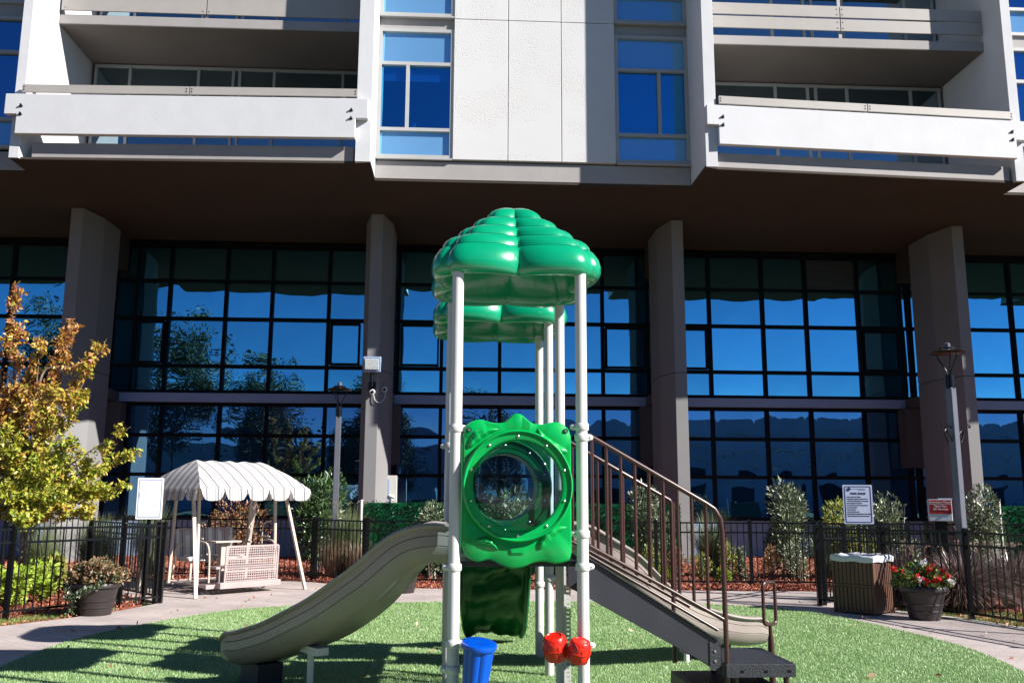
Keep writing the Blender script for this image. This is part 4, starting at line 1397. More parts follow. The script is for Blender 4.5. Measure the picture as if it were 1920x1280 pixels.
def perforated(x0, x1, y0, y1, z0, z1, nx, ny, hole, name='step_platform', m='deck'):
    """slab with a grid of real holes on its upper side, rim all round"""
    mb = MB()
    mb.box(x0, x1, y0, y0 + 0.05, z0, z1).box(x0, x1, y1 - 0.05, y1, z0, z1).box(x0, x0 + 0.05, y0 + 0.05, y1 - 0.05, z0, z1).box(x1 - 0.05, x1, y0 + 0.05, y1 - 0.05, z0, z1)
    ix, iy = (x1 - x0 - 0.1) / nx, (y1 - y0 - 0.1) / ny
    for i in range(nx + 1):
        xx = x0 + 0.05 + i * ix
        mb.box(xx - ix * (1 - hole) / 2, xx + ix * (1 - hole) / 2, y0 + 0.05, y1 - 0.05, z1 - 0.012, z1 - 0.001)
    for j in range(ny + 1):
        yy = y0 + 0.05 + j * iy
        mb.box(x0 + 0.05, x1 - 0.05, yy - iy * (1 - hole) / 2, yy + iy * (1 - hole) / 2, z1 - 0.0125, z1 - 0.0015)
    return mb


mtp = Matrix.Translation((1.60, 7.04, -0.012)) @ Matrix.Rotation(R(4), 4, 'Z')
mb = perforated(0, 0.53, 0, 0.76, 0.36, 0.455, 18, 26, 0.42)
mb.v = [tuple(mtp @ Vector(v)) for v in mb.v]
SP = pp(mb, 'step_platform', 'deck', bevel=0.003)
for (x, y) in ((0.10, 0.1), (0.49, 0.1), (0.10, 0.69), (0.49, 0.69)):
    MB().tube([mtp @ Vector((x, y, 0.36)), mtp @ Vector((x, y, -0.02))], 0.022, 12).build('leg', M['brown_metal'], SP, smooth=40)
for x in (0.12, 0.30, 0.48):
    MB().box(x - 0.013, x + 0.013, -0.003, 0.004, 0.395, 0.412, mtp).build('slot', M['bronze'], SP)
mb = perforated(-0.24, 0.42, 0.05, 0.75, 0.10, 0.28, 18, 18, 0.42)
mb.v = [tuple(mtp @ Vector(v)) for v in mb.v]
pp(mb, 'lower_step', 'deck', bevel=0.003)

for v, kk in ((-0.012, 0), (0.86, 1)):
    b0 = [stp(0.03, v, 2.13), stp(LS - 0.10, v, 1.64), stp(LS - 0.09, v, 1.62), stp(LS - 0.09, v, 0.3)] if kk else [stp(0.03, v, 2.13), stp(LS - 0.06, v, 1.615), stp(LS + 0.0, v, 1.575), stp(LS + 0.045, v, 1.50), stp(LS + 0.055, v, 1.40), stp(LS + 0.06, v, 0.0)]
    mb = MB().tube(b0, 0.019, 12)
    mb.tube([stp(0.03, v, 1.30), stp(LS + 0.05, v, 0.755)], 0.016, 10)
    o = pp(mb, 'handrail', 'brown_metal', smooth=50)
    bal = MB()
    for k in range(9):
        u = 0.055 + k * 0.110
        zt = 2.13 - (u - 0.03) * (0.515 / (LS - 0.09))
        zb_ = 1.30 - (u - 0.03) * (0.545 / (LS + 0.02))
        MB().tube([stp(u, v, zb_), stp(u, v, zt)], 0.0135, 10).build('baluster', M['brown_metal'], o, smooth=50)
    if kk == 0:
        MB().tube([stp(0.0, v + 0.02, 1.245), stp(LS, v + 0.02, 0.68)], 0.013, 8).build('lower_rail', M['brown_metal'], o, smooth=50)
# grab loop
lx = W(1446, 1215, 7.72)
c0 = Vector((lx.x, 7.72, 0))
lp = []
for x, z in rrect(0.130, 0.335, 0.032, 4):
    lp.append(c0 + Vector((x, x * 0.9, 0.81 + z)))
lp.append(lp[0])
mb = MB().tube(lp, 0.0145, 10, cap=False)
mb.tube([c0 + Vector((0, 0, 0.65)), c0 + Vector((0, 0, 0.56)), c0 + Vector((0, 0, 0.53)), c0 + Vector((0, 0, 0.47)), c0 + Vector((0, 0, 0.0))], [0.014, 0.016, 0.024, 0.026, 0.026], 12)
pp(mb, 'grab_loop', 'brown_metal', smooth=50)

# drum
dm = Matrix.Translation((-0.225, 6.72, 0.635)) @ Matrix.Rotation(R(9), 4, 'X') @ Matrix.Rotation(R(6), 4, 'Y')
flut = lambda a: 0.87 + 0.15 * abs(math.cos(3.5 * a)) ** 0.6
mb = MB().lathe([(0.055, -0.55), (0.075, -0.42), (0.098, -0.22), (0.112, -0.03)], 60, dm, lobes=flut)
D_ = pp(mb, 'drum', 'blue', smooth=50)
MB().lathe([(0.112, -0.032), (0.126, -0.028), (0.130, -0.012), (0.126, 0.004), (0.112, 0.010), (0.05, 0.004), (0.01, 0.003)], 48, dm).build('drum_head', M['blue'], D_, smooth=50)
MB().tube([(-0.36, 6.84, 0.60), (-0.30, 6.76, 0.60)], 0.022, 10).build('bracket', M['post_metal'], D_)
# bongos
for (x, y, z, r_, a) in ((0.325, 6.90, 0.58, 0.088, -10), (0.495, 6.845, 0.565, 0.080, 8)):
    bm_ = Matrix.Translation((x, y, z)) @ Matrix.Rotation(R(a), 4, 'Y') @ Matrix.Rotation(R(14), 4, 'X')
    s_ = r_ / 0.088
    mb = MB().lathe([(0.058 * s_, -0.092 * s_), (0.075 * s_, -0.084 * s_), (0.088 * s_, -0.04 * s_), (0.091 * s_, 0.0), (0.088 * s_, 0.04 * s_), (0.078 * s_, 0.078 * s_), (0.070 * s_, 0.088 * s_), (0.060 * s_, 0.090 * s_), (0.056 * s_, 0.084 * s_), (0.01, 0.082 * s_)], 40, bm_)
    o = pp(mb, 'bongo', 'red', smooth=50)
    rr = MB()
    for k in range(8):
        a_ = 2 * PI * k / 8 + 0.2
        pts = [bm_ @ Vector((q_ * s_ * math.cos(a_), q_ * s_ * math.sin(a_), z_ * s_)) for q_, z_ in ((0.080, -0.078), (0.090, -0.04), (0.0935, 0.0), (0.0905, 0.035))]
        rr.tube(pts, 0.0026 * s_, 6)
        p1_, p2_, p3_ = [bm_ @ Vector((q_ * s_ * math.cos(a_ + da), q_ * s_ * math.sin(a_ + da), z_ * s_)) for q_, z_, da in ((0.089, 0.045, -0.39), (0.079, 0.078, 0), (0.089, 0.045, 0.39))]
        rr.tube([p1_, p2_, p3_], 0.0024 * s_, 6)
    rr.lathe([(0.0915 * s_, -0.006 * s_), (0.096 * s_, -0.004 * s_), (0.096 * s_, 0.004 * s_), (0.0915 * s_, 0.006 * s_)], 40, bm_, cap=False)
    rr.build('ribs', M['red'], o, smooth=50)
MB().tube([(0.41, 6.88, 0.575), (0.56, 6.90, 0.585)], 0.02, 10).build('bracket', M['post_metal'], post_objs['R0'])

# rear climber
nU, nV = 26, 40
vs, fs = [], []
for j in range(nV + 1):
    t = j / nV
    for i in range(nU + 1):
        s_ = i / nU * 2 - 1
        y = 10.05 + 1.05 * t ** 1.5
        z = 1.18 - 1.06 * t
        bul = 0.035 * math.sin(t * 22 + 1.2 * math.sin(s_ * 3)) * (1 - s_ * s_) + 0.012 * math.sin(s_ * 13 + t * 9) - 0.12 * abs(s_) ** 6
        x = -0.17 - 0.02 * t + s_ * (0.40 - 0.03 * t) * (1 - 0.10 * (max(0, t - 0.85) / 0.15) ** 2)
        vs.append((x, y - 0.06 + bul * 0.9, z + bul * 0.5))
for j in range(nV):
    for i in range(nU):
        a = j * (nU + 1) + i
        fs.append((a, a + 1, a + nU + 2, a + nU + 1))
mb = MB().add(vs, fs)
o = pp(mb, 'climber', 'green_dark_shaded', smooth=60)  # shaded side of the climber is put into its colour
sol = o.modifiers.new('solid', 'SOLIDIFY'); sol.thickness = 0.04
# perforated steel strap beside the second right post
mb = MB()
for i in range(30):
    mb.box(0.475, 0.50, 8.04, 8.048, 0.0 + i * 0.035, 0.02 + i * 0.035)
mb.box(0.455, 0.475, 8.04, 8.048, 0.0, 1.1).box(0.50, 0.512, 8.04, 8.048, 0.0, 1.1)
pp(mb, 'perforated_strap', 'post_metal')

# ------------------------------------------------------------------ canopy swing
SW = thing('canopy_swing', 'cream metal glider swing with striped canopy and facing benches on the path', 'swing', (-5.2, 15.46, 0), R(47.3))
LU, LV = 2.14, 2.10
for (fx, fy, tx_, ty_) in ((0, 0, 0.16, 0.62), (LU, 0, LU - 0.16, 0.62), (0, LV, 0.16, LV - 0.62), (LU, LV, LU - 0.16, LV - 0.62)):
    MB().bar((fx, fy, 0), (tx_, ty_, 1.92), 0.06, 0.045).build('leg', M['swing'], SW, bevel=0.005)
fr = MB()
for v_ in (0.62, LV - 0.62):
    fr.bar((0.05, v_, 1.86), (LU - 0.05, v_, 1.86), 0.05)
for u_ in (0.16, LU - 0.16):
    fr.bar((u_, 0.1, 1.83), (u_, LV - 0.1, 1.83), 0.045)
fr.bar((0.02, 0.06, 1.78), (LU - 0.02, 0.06, 1.78), 0.035).bar((0.02, LV - 0.06, 1.78), (LU - 0.02, LV - 0.06, 1.78), 0.035)
fr.build('frame', M['swing'], SW, bevel=0.004)
# canopy cloth with stripes
V_, F_, ST = [], [], []


def quadgrid(fn, nu, nv, stf):
    base = len(V_)
    for j in range(nv + 1):
        for i in range(nu + 1):
            u, v = i / nu, j / nv
            V_.append(fn(u, v)); ST.append(stf(u, v))
    for j in range(nv):
        for i in range(nu):
            a = base + j * (nu + 1) + i
            F_.append((a, a + 1, a + nu + 2, a + nu + 1))


u0, u1, v0, v1, ze, zr = -0.03, LU + 0.03, 0.02, LV - 0.02, 1.80, 2.30
hip = 0.46
vm = (v0 + v1) / 2


def lift(t, u):                                 # barrel profile, t 0 at eave, 1 at ridge
    return ze + (zr - ze) * (0.45 * t + 0.55 * math.sin(t * PI / 2)) + 0.012 * math.sin(u * 19) * t


for sgn in (0, 1):
    def f(u, v, sgn=sgn):
        uu = u0 + (u1 - u0) * u
        a, b2 = u0 + hip * v, u1 - hip * v
        uu = a + (b2 - a) * u
        vv = (v0 + (vm - v0) * v) if sgn == 0 else (v1 - (v1 - vm) * v)
        return (uu, vv, lift(v, uu))
    quadgrid(f, 44, 10, lambda u, v: (u0 + hip * v) + (u1 - u0 - 2 * hip * v) * u)
for sgn in (0, 1):
    def f(u, v, sgn=sgn):
        vv = v0 + (vm - v0) * v + (v1 - v0 - 2 * (vm - v0) * v) * u
        uu = (u0 + hip * v) if sgn == 0 else (u1 - hip * v)
        return (uu, vv, lift(v, uu))
    quadgrid(f, 40, 10, lambda u, v: (v0 + (vm - v0) * v + (v1 - v0 - 2 * (vm - v0) * v) * u) + 0.05)
# valance with scallops


def val(a, b2, nsc):
    a, b2 = Vector(a), Vector(b2)
    L = (b2 - a).length
    nrm = Vector(((b2 - a).y, -(b2 - a).x, 0)).normalized()
    for k in range(nsc):
        g0, g1 = (k + 0.03) / nsc, (k + 0.97) / nsc

        def f(u, v):
            t = g0 + (g1 - g0) * u
            drop = 0.06 + 0.15 * (1 - (abs(u * 2 - 1)) ** 5)
            wob = 0.012 * math.sin(t * 40)
            p_ = a + (b2 - a) * t + nrm * (0.012 + (0.03 + wob) * v)
            return (p_.x, p_.y, ze - drop * v + 0.003)
        quadgrid(f, 12, 4, lambda u, v: L * (g0 + (g1 - g0) * u))


val((u0, v0, 0), (u1, v0, 0), 5)
val((u1, v0, 0), (u1, v1, 0), 5)
val((u1, v1, 0), (u0, v1, 0), 5)
val((u0, v1, 0), (u0, v0, 0), 5)
arr_mesh('canopy', V_, F_, M['stripe'], SW, st=ST, smooth=True)
# glider: platform, two facing benches, table, hangers
pf = MB()
pf.box(0.36, 1.78, 0.34, 0.42, 0.10, 0.17).box(0.36, 1.78, 1.68, 1.76, 0.10, 0.17)
for k in range(13):
    pf.box(0.38 + k * 0.11, 0.38 + k * 0.11 + 0.07, 0.42, 1.68, 0.13, 0.16)
pf.build('platform', M['swing_pink'], SW, bevel=0.004)
for (u_, v_) in ((0.30, 0.55), (1.84, 0.55), (0.30, 1.55), (1.84, 1.55)):
    MB().bar((u_, v_, 0.14), (u_, v_ + (0.10 if v_ < 1 else -0.10), 1.84), 0.045).build('hanger', M['swing'], SW)


def lattice(mb, x0, x1, z0, z1, y, nx, nz, wbar, lean):
    H_ = z1 - z0
    def pt(x, z): return Vector((x, y + (z - z0) * lean, z))
    for i in range(nx + 1):
        x = x0 + (x1 - x0) * i / nx
        mb.bar(pt(x, z0), pt(x, z1), wbar, 0.008, up=(0, 1, 0))
    for j in range(nz + 1):
        z = z0 + H_ * j / nz
        w2 = wbar if j not in (0, nz, nz // 3, 2 * nz // 3) else wbar * 2.4
        mb.bar(pt(x0, z), pt(x1, z), 0.010, w2)
    for i in (0, nx):
        x = x0 + (x1 - x0) * i / nx
        mb.bar(pt(x, z0), pt(x, z1), 0.03, 0.02, up=(0, 1, 0))


bk = MB()
lattice(bk, 0.68, 1.72, 0.17, 0.80, 0.30, 24, 15, 0.014, -0.04)
b1 = bk.build('bench_back', M['swing_pink'], SW)
MB().box(0.55, 1.75, 0.20, 0.36, 0.10, 0.20).box(0.55, 1.75, 0.37, 0.75, 0.42, 0.46).box(0.62, 0.66, 0.38, 0.42, 0.17, 0.42).box(1.6, 1.64, 0.38, 0.42, 0.17, 0.42).build('bench', M['swing_pink'], SW, bevel=0.006)
bk = MB()
lattice(bk, 0.62, 1.62, 0.52, 1.06, 1.80, 22, 12, 0.016, 0.10)
bk.build('bench_back', M['swing_pink'], SW)
MB().box(0.55, 1.70, 1.36, 1.78, 0.50, 0.54).box(0.62, 0.66, 1.40, 1.44, 0.17, 0.50).box(1.58, 1.62, 1.40, 1.44, 0.17, 0.50).build('bench', M['swing'], SW, bevel=0.006)
V_, F_, ST = [], [], []
quadgrid(lambda u, v: (0.55 + 1.15 * u, 1.30 + 0.46 * min(1, v * 2) + max(0, v - 0.5) * 0.16 + 0.02 * math.sin(u * 9), 0.575 + 0.015 * math.sin(u * 14) + max(0, v - 0.5) * 1.0 - (0.04 if v == 0 else 0)), 30, 16, lambda u, v: u * 1.15)
cu = arr_mesh('cushion', V_, F_, M['stripe'], SW, st=ST, smooth=True)
so = cu.modifiers.new('solid', 'SOLIDIFY'); so.thickness = 0.05
# cushion draped over the far bench at the left
MB().box(0.80, 1.32, 0.86, 1.24, 0.84, 0.87).box(0.98, 1.14, 0.98, 1.12, 0.16, 0.84).build('table', M['swing'], SW, bevel=0.01)
for u_ in (0.45, 1.78):
    MB().tube(spline([(u_, 0.42, 0.20), (u_, 0.45, 0.68), (u_, 0.55, 0.85), (u_, 0.80, 0.88), (u_, 0.92, 0.86)], 5), 0.018, 8).build('armrest', M['swing'], SW, smooth=50)
    MB().tube(spline([(u_ - 0.05, 0.60, 1.22), (u_ - 0.05, 0.78, 1.18), (u_ - 0.05, 0.84, 1.08), (u_ - 0.05, 0.84, 0.80), (u_ - 0.05, 0.74, 0.68), (u_ - 0.05, 0.6, 0.66)], 5), 0.014, 8).tube([(u_ - 0.05, 0.60, 0.94), (u_ - 0.05, 0.84, 0.94)], 0.012, 8).build('guard_loop', M['swing'], SW, smooth=50)
    MB().tube(spline([(u_, 1.70, 0.20), (u_, 1.66, 0.65), (u_, 1.55, 0.80), (u_, 1.30, 0.82)], 5), 0.018, 8).build('armrest', M['swing'], SW, smooth=50)


# ------------------------------------------------------------------ bin and planters
q = Vector((5.42, 14.05, 0))
BN = thing('waste_bin', 'square brown slatted litter bin with pale liner lid in front of the fence', 'bin', (5.27, 13.98, 0), R(-47 + 90))
# local x runs along the lit right face, -y is the wide left face
wb, hb = 0.60, 0.80
body = MB().prism([(-0.30, -0.30), (0.30, -0.30), (0.30, 0.30), (-0.30, 0.30)], 0.02, hb)
bd = body.build('body', M['bin'], BN, bevel=0.012)
for face in range(4):
    rt = Matrix.Rotation(face * PI / 2, 4, 'Z')
    sl = MB()
    for k in range(9):
        x = -0.25 + k * 0.0625
        sl.box(x - 0.026, x + 0.026, -0.316, -0.301, 0.06, 0.39, rt).box(x - 0.026, x + 0.026, -0.316, -0.301, 0.43, hb - 0.02, rt)
    sl.box(-0.30, 0.30, -0.322, -0.301, 0.395, 0.425, rt)
    sl.box(-0.322, -0.285, -0.322, -0.301, 0.0, hb, rt).box(0.285, 0.3005, -0.322, -0.301, 0.0, hb, rt)
    sl.build('slats', M['bin'], bd, bevel=0.004)
ld = MB()
n_ = 48
vs, fs = [], []
for r_, z_ in ((0.345, hb - 0.05), (0.352, hb), (0.352, hb + 0.02), (0.33, hb + 0.045), (0.22, hb + 0.03), (0.18, hb - 0.03)):
    for k in range(n_):
        a = 2 * PI * k / n_
        sq = 1 / (abs(math.cos(a)) ** 14 + abs(math.sin(a)) ** 14) ** (1 / 14)
        vs.append((r_ * sq * math.cos(a), r_ * sq * math.sin(a), z_ + 0.008 * math.sin(a * 7 + r_ * 30)))
for i in range(5):
    for k in range(n_):
        fs.append((i * n_ + k, i * n_ + (k + 1) % n_, (i + 1) * n_ + (k + 1) % n_, (i + 1) * n_ + k))
ld.add(vs, fs).build('lid', M['bin_lid'], BN, smooth=50)


def pot(T_, r0, r1, h):
    prof = [(r0, 0), (r0 + (r1 - r0) * 0.22, h * 0.22), (r0 + (r1 - r0) * 0.22 + 0.012, h * 0.24), (r0 + (r1 - r0) * 0.26 + 0.012, h * 0.27), (r0 + (r1 - r0) * 0.28, h * 0.29), (r0 + (r1 - r0) * 0.42, h * 0.42), (r0 + (r1 - r0) * 0.42 + 0.012, h * 0.44),
            (r0 + (r1 - r0) * 0.46 + 0.012, h * 0.47), (r0 + (r1 - r0) * 0.48, h * 0.49), (r0 + (r1 - r0) * 0.85, h * 0.83), (r1 + 0.01, h * 0.85), (r1 + 0.028, h * 0.88), (r1 + 0.03, h * 0.96), (r1 + 0.022, h), (r1 - 0.01, h), (r1 - 0.02, h * 0.93)]
    o = MB().lathe(prof, 40).build('pot', M['pot'], T_, smooth=35)
    MB().lathe([(0.01, h * 0.93), (r1 - 0.022, h * 0.931)], 24, cap=True).build('soil', M['soil'], T_)
    return o


def dome(n, rx_, ry_, rz_, zc, shell=0.55, flat=0.0):
    d = rng.normal(size=(n, 3))
    d /= np.linalg.norm(d, axis=1)[:, None]
    d[:, 2] = np.where(d[:, 2] < flat, -d[:, 2], d[:, 2])
    r_ = (shell + (1 - shell) * rng.uniform(0, 1, n) ** 0.5) * (1 + 0.10 * np.sin(d[:, 0] * 7 + 1) + 0.10 * np.sin(d[:, 1] * 9) + 0.08 * np.sin(d[:, 2] * 11 + d[:, 0] * 5))
    return np.stack([d[:, 0] * rx_ * r_, d[:, 1] * ry_ * r_, zc + d[:, 2] * rz_ * r_], 1)


T_ = thing('planter', 'round dark planter with bronze foliage and trailing ivy by the left fence', 'planter', (-5.92, 13.38, 0), 0, 'round planters on the path')
pot(T_, 0.215, 0.30, 0.44)
leaves('foliage', dome(2600, 0.38, 0.34, 0.30, 0.46), 0.055, M['coleus'], T_, aspect=0.6)
n = 420
t_ = rng.uniform(0, 1, n)
pi_ = np.stack([-0.29 - 0.05 * np.sin(t_ * 6) + rng.normal(0, 0.03, n), -0.12 + rng.normal(0, 0.05, n), 0.50 - 0.48 * t_], 1)
t2 = rng.uniform(0, 1, 260)
p2 = np.stack([-0.28 + 0.5 * t2, -0.30 - 0.06 * np.sin(t2 * PI) + rng.normal(0, 0.015, 260), 0.26 + 0.20 * t2 ** 1.5 + rng.normal(0, 0.02, 260)], 1)
leaves('trailing_ivy', np.concatenate([pi_, p2]), 0.05, M['silver'], T_, aspect=0.8)
T_ = thing('planter', 'round dark planter with red and white flowers right of the brown bin', 'planter', (5.82, 13.22, 0), 0, 'round planters on the path')
pot(T_, 0.20, 0.31, 0.46)
leaves('foliage', dome(2600, 0.37, 0.33, 0.30, 0.46), 0.045, M['yellowgreen'], T_, aspect=0.6)
dd = dome(2400, 0.36, 0.33, 0.30, 0.46, 0.9)
leaves('green_foliage', dd[:1400], 0.05, M['laurel'], T_, aspect=0.6)
cl = []
for cx_, cy_, cz_ in ((-0.42, -0.05, 0.68), (-0.33, -0.15, 0.64), (-0.18, -0.27, 0.60), (0.05, -0.2, 0.72), (0.02, -0.32, 0.55), (0.10, -0.33, 0.56), (0.20, -0.2, 0.66), (-0.08, -0.33, 0.54), (0.28, -0.22, 0.60), (-0.02, -0.26, 0.68)):
    cl.append(rng.normal(0, 0.018, (26, 3)) + [cx_, cy_, cz_])
for c_ in cl:
    leaves('red_flower', c_, 0.035, M['flower_red'], T_, aspect=0.9)
cl = []
for cx_, cy_, cz_ in ((-0.05, -0.15, 0.76), (0.0, -0.1, 0.78), (-0.15, -0.3, 0.56), (0.27, -0.27, 0.55), (0.33, -0.15, 0.5)):
    cl.append(rng.normal(0, 0.025, (24, 3)) + [cx_, cy_, cz_])
for c_ in cl:
    leaves('pale_flower', c_, 0.035, M['flower_white'], T_, aspect=0.9)
q = W(755, 1112, 16.6)
T_ = thing('planter', 'dark brown pot half hidden behind the grey slide by the far fence', 'planter', (q.x, 16.6, 0), 0, 'round planters on the path')
pot(T_, 0.20, 0.30, 0.44)
leaves('foliage', dome(1200, 0.34, 0.32, 0.26, 0.46), 0.05, M['laurel'], T_, aspect=0.6)


# ------------------------------------------------------------------ plants
def shrub(name, x, y, w, d, h, n, size, m, label, cat='shrub', group=None, z0=0.05, stems=5, up=0.5, aspect=0.42, lumps=14):
    T_ = thing(name, label, cat, (x, y, 0), 0, group)
    st_ = MB()
    pts = []
    for k in range(stems):
        a = 2 * PI * k / stems + random.random()
        r_ = 0.28 * w * random.random()
        tip = (r_ * math.cos(a) * 1.3, r_ * math.sin(a) * 1.3, z0 + h * (0.6 + 0.25 * random.random()))
        st_.tube([(r_ * 0.2 * math.cos(a), r_ * 0.2 * math.sin(a), -0.03), (r_ * 0.7 * math.cos(a), r_ * 0.7 * math.sin(a), h * 0.35), tip], [0.018, 0.012, 0.005], 6)
    st_.build('stem', M['bark_grey'], T_)
    cs = []
    for k in range(lumps):
        u = rng.uniform(-1, 1, 3)
        lv_ = (k + 0.5) / lumps * 2 - 1
        cs.append((u[0] * w * 0.26 * math.sqrt(1 - 0.6 * lv_ * lv_), u[1] * d * 0.26, z0 + h * (0.46 + 0.28 * lv_), rng.uniform(0.24, 0.30)))
    P_ = []
    D_ = []
    per = n // lumps
    for cx_, cy_, cz_, r_ in cs:
        dd_ = rng.normal(size=(per, 3))
        dd_ /= np.linalg.norm(dd_, axis=1)[:, None]
        rr_ = rng.uniform(0.45, 1.0, per) ** 0.6
        P_.append(np.stack([cx_ + dd_[:, 0] * w * r_ * rr_ * 1.0, cy_ + dd_[:, 1] * d * r_ * rr_, cz_ + dd_[:, 2] * h * r_ * rr_ * 0.8], 1))
        D_.append(dd_ + [0, 0, up])
    P_ = np.concatenate(P_)
    D_ = np.concatenate(D_)
    P_[:, 2] = np.maximum(P_[:, 2], 0.02)
    leaves('foliage', P_, size, M[m], T_, D=D_, aspect=aspect)
    return T_


def at(px_, py_, Y_):
    q_ = W(px_, py_, Y_)
    return q_.x, q_.y, q_.z


# laurels and shrubs behind the far fence
def sh(px0, px1, ytop, Y_, n, size, m, label, name='shrub', d=None, **k):
    a, b2 = at(px0, ytop, Y_), at(px1, ytop, Y_)
    w = b2[0] - a[0]
    return shrub(name, (a[0] + b2[0]) / 2, Y_, w, d or min(w, 1.2), a[2], n, size, M and m, label, **k)


sh(552, 655, 870, 21.6, 4200, 0.12, 'laurel', 'tall glossy laurel behind the left lamp post', 'laurel_bush', aspect=0.34)
sh(1425, 1520, 892, 19.8, 3800, 0.11, 'silver', 'upright pale glossy laurel in front of the right windows', 'laurel_bush', aspect=0.34)
sh(385, 525, 925, 20.8, 2200, 0.075, 'rusty', 'rust coloured shrub behind the canopy swing', aspect=0.5)
sh(775, 845, 925, 19.2, 1500, 0.08, 'silver', 'small pale shrub in front of the left hedge panel', aspect=0.45)
sh(905, 1010, 905, 19.4, 2200, 0.10, 'silver', 'leafy shrub seen through the clear bubble window', aspect=0.45)
sh(1175, 1250, 893, 19.6, 2600, 0.10, 'silver', 'pale leafy shrub seen between the stair balusters', aspect=0.36)
sh(1540, 1640, 925, 19.5, 2000, 0.10, 'yellowgreen', 'loose leafy shrub left of and behind the park rules sign', aspect=0.4, lumps=8)
sh(1615, 1725, 918, 19.8, 2300, 0.10, 'silver', 'loose leafy shrub right of the park rules sign', aspect=0.4, lumps=10)
sh(1785, 1870, 895, 17.2, 2300, 0.09, 'silver', 'leafy shrub right of the emergency phone box', aspect=0.36)
sh(1462, 1530, 1008, 18.8, 1600, 0.05, 'silver', 'low grey green shrub in the mulch below the pale laurel')
low = [(1100, 1150, 1020, 'yellowgreen'), (1150, 1190, 1035, 'rusty'), (1195, 1240, 1010, 'yellowgreen'), (1245, 1290, 1025, 'rusty'), (1295, 1335, 1035, 'yellowgreen'), (1345, 1385, 1005, 'yellowgreen'), (1375, 1400, 1020, 'silver'),
       (1425, 1462, 1018, 'rusty'), (1108, 1135, 1060, 'lime'), (1230, 1262, 1062, 'lime'), (1335, 1370, 1066, 'lime'), (690, 730, 1025, 'yellowgreen')]
names_low = ['yellow green low shrub nearest the right front post of the play structure', 'reddish low shrub left of the middle of the stair rail', 'yellow green low shrub behind the middle of the stair rail', 'reddish low shrub behind the lower stair balusters',
             'small yellow green shrub just left of the end of the handrail', 'taller yellow green shrub right of the end of the handrail', 'small pale shrub left of the far fence post', 'reddish low shrub right of the far fence post below the pale laurel',
             'lime ground plant under the top of the stair rail', 'lime ground plant at the fence foot behind the stair rail', 'lime ground plant at the fence foot beside the handrail end', 'low yellow green plant beside the tall dry grass']
for (a, b2, yt, m), lab in zip(low, names_low):
    sh(a, b2, yt, 18.9 if yt < 1050 else 18.35, 700, 0.05, m, lab, 'low_shrub', group='low shrubs in the mulch bed', aspect=0.5, lumps=6)
# lime plants and dark conifer behind the left fence
for (px0, px1, yt, Y_, m, lab) in ((5, 60, 1062, 14.3, 'lime', 'lime green leafy plant at the far left behind the fence'), (50, 112, 1052, 15.0, 'lime', 'lime green leafy plant right of the autumn tree trunk'),
                                   (-60, 10, 1055, 14.0, 'lime', 'lime green leafy plant at the left picture edge'), (78, 128, 1040, 16.0, 'yellowgreen', 'taller bright green plant behind the lime plants')):
    sh(px0, px1, yt, Y_, 1500, 0.075, m, lab, 'leafy_plant', group='lime plants behind the left fence', aspect=0.6)


def tuft(x, y, h, rad, n, m, label, name='ornamental_grass', group='ornamental grasses', w=0.014, plumes=0, base=None, lean=0.8):
    T_ = thing(name, label, 'ornamental grass', (x, y, 0), 0, group)
    a = rng.uniform(0, 2 * PI, n); r_ = rng.uniform(0, 0.14, n)
    hh_ = h * rng.uniform(0.55, 1.05, n)
    blades('blades', r_ * np.cos(a), r_ * np.sin(a), -0.02, hh_, w * rng.uniform(0.6, 1.2, n), rad * lean * rng.uniform(0.2, 1.1, n), M[m], T_, segs=6, droop=1.1, dirs=a)
    if base:
        n2 = n // 2
        a = rng.uniform(0, 2 * PI, n2); r_ = rng.uniform(0, 0.3, n2)
        blades('dry_base', r_ * np.cos(a), r_ * np.sin(a), -0.02, h * rng.uniform(0.3, 0.6, n2), w * rng.uniform(0.6, 1.2, n2), rad * rng.uniform(0.1, 0.7, n2), M[base], T_, segs=4, droop=0.8, dirs=a)
    if plumes:
        pts, dr = [], []
        for k in range(plumes):
            a = random.uniform(0, 2 * PI); rr_ = rad * random.uniform(0.4, 0.95)
            for i in range(60):
                t = i / 60
                q_ = Vector((math.cos(a) * (rr_ * (0.75 + 0.25 * t)), math.sin(a) * rr_ * (0.75 + 0.25 * t), h * (0.80 + 0.16 * math.sin(t * 2.2))))
                pts.append(q_ + Vector(rng.normal(0, 0.008, 3))); dr.append((math.cos(a), math.sin(a), 0.3))
        leaves('plumes', np.array(pts), 0.03, M['plume'], T_, D=np.array(dr), aspect=0.25)
    return T_


x, y, z = at(655, 925, 19.8)
tuft(x, y, z - 0.1, 0.75, 1500, 'grass_green', 'tall arching green grass with plumes right of the left lamp post', plumes=7)
x, y, z = at(640, 1000, 19.0)
tuft(x - 0.25, 19.55, 0.95, 0.5, 900, 'grass_tan', 'dry tan grass clump behind the left fence corner', w=0.016)
tuft(x + 0.30, 19.3, 0.9, 0.45, 700, 'grass_tan', 'dry tan grass clump nearer the grey slide', w=0.016)
x, y, z = at(175, 945, 17.5)
tuft(x, 17.8, z - 0.05, 0.75, 1700, 'grass_green', 'tall green grass clump behind the left fence under the tree')
x, y, z = at(235, 925, 18.6)
tuft(x, 20.0, z, 0.6, 900, 'grass_green', 'arching green grass clump left of the white notice sign')
x, y, z = at(110, 965, 17.6)
tuft(x, 17.2, z - 0.05, 0.6, 1200, 'grass_green', 'green grass clump directly behind the autumn tree trunk')
x, y, z = at(1330, 945, 20.5)
tuft(x, 20.5, z, 0.85, 900, 'grass_green', 'open arching grass clump beside the third column', w=0.018)
x, y, z = at(1545, 965, 20.2)
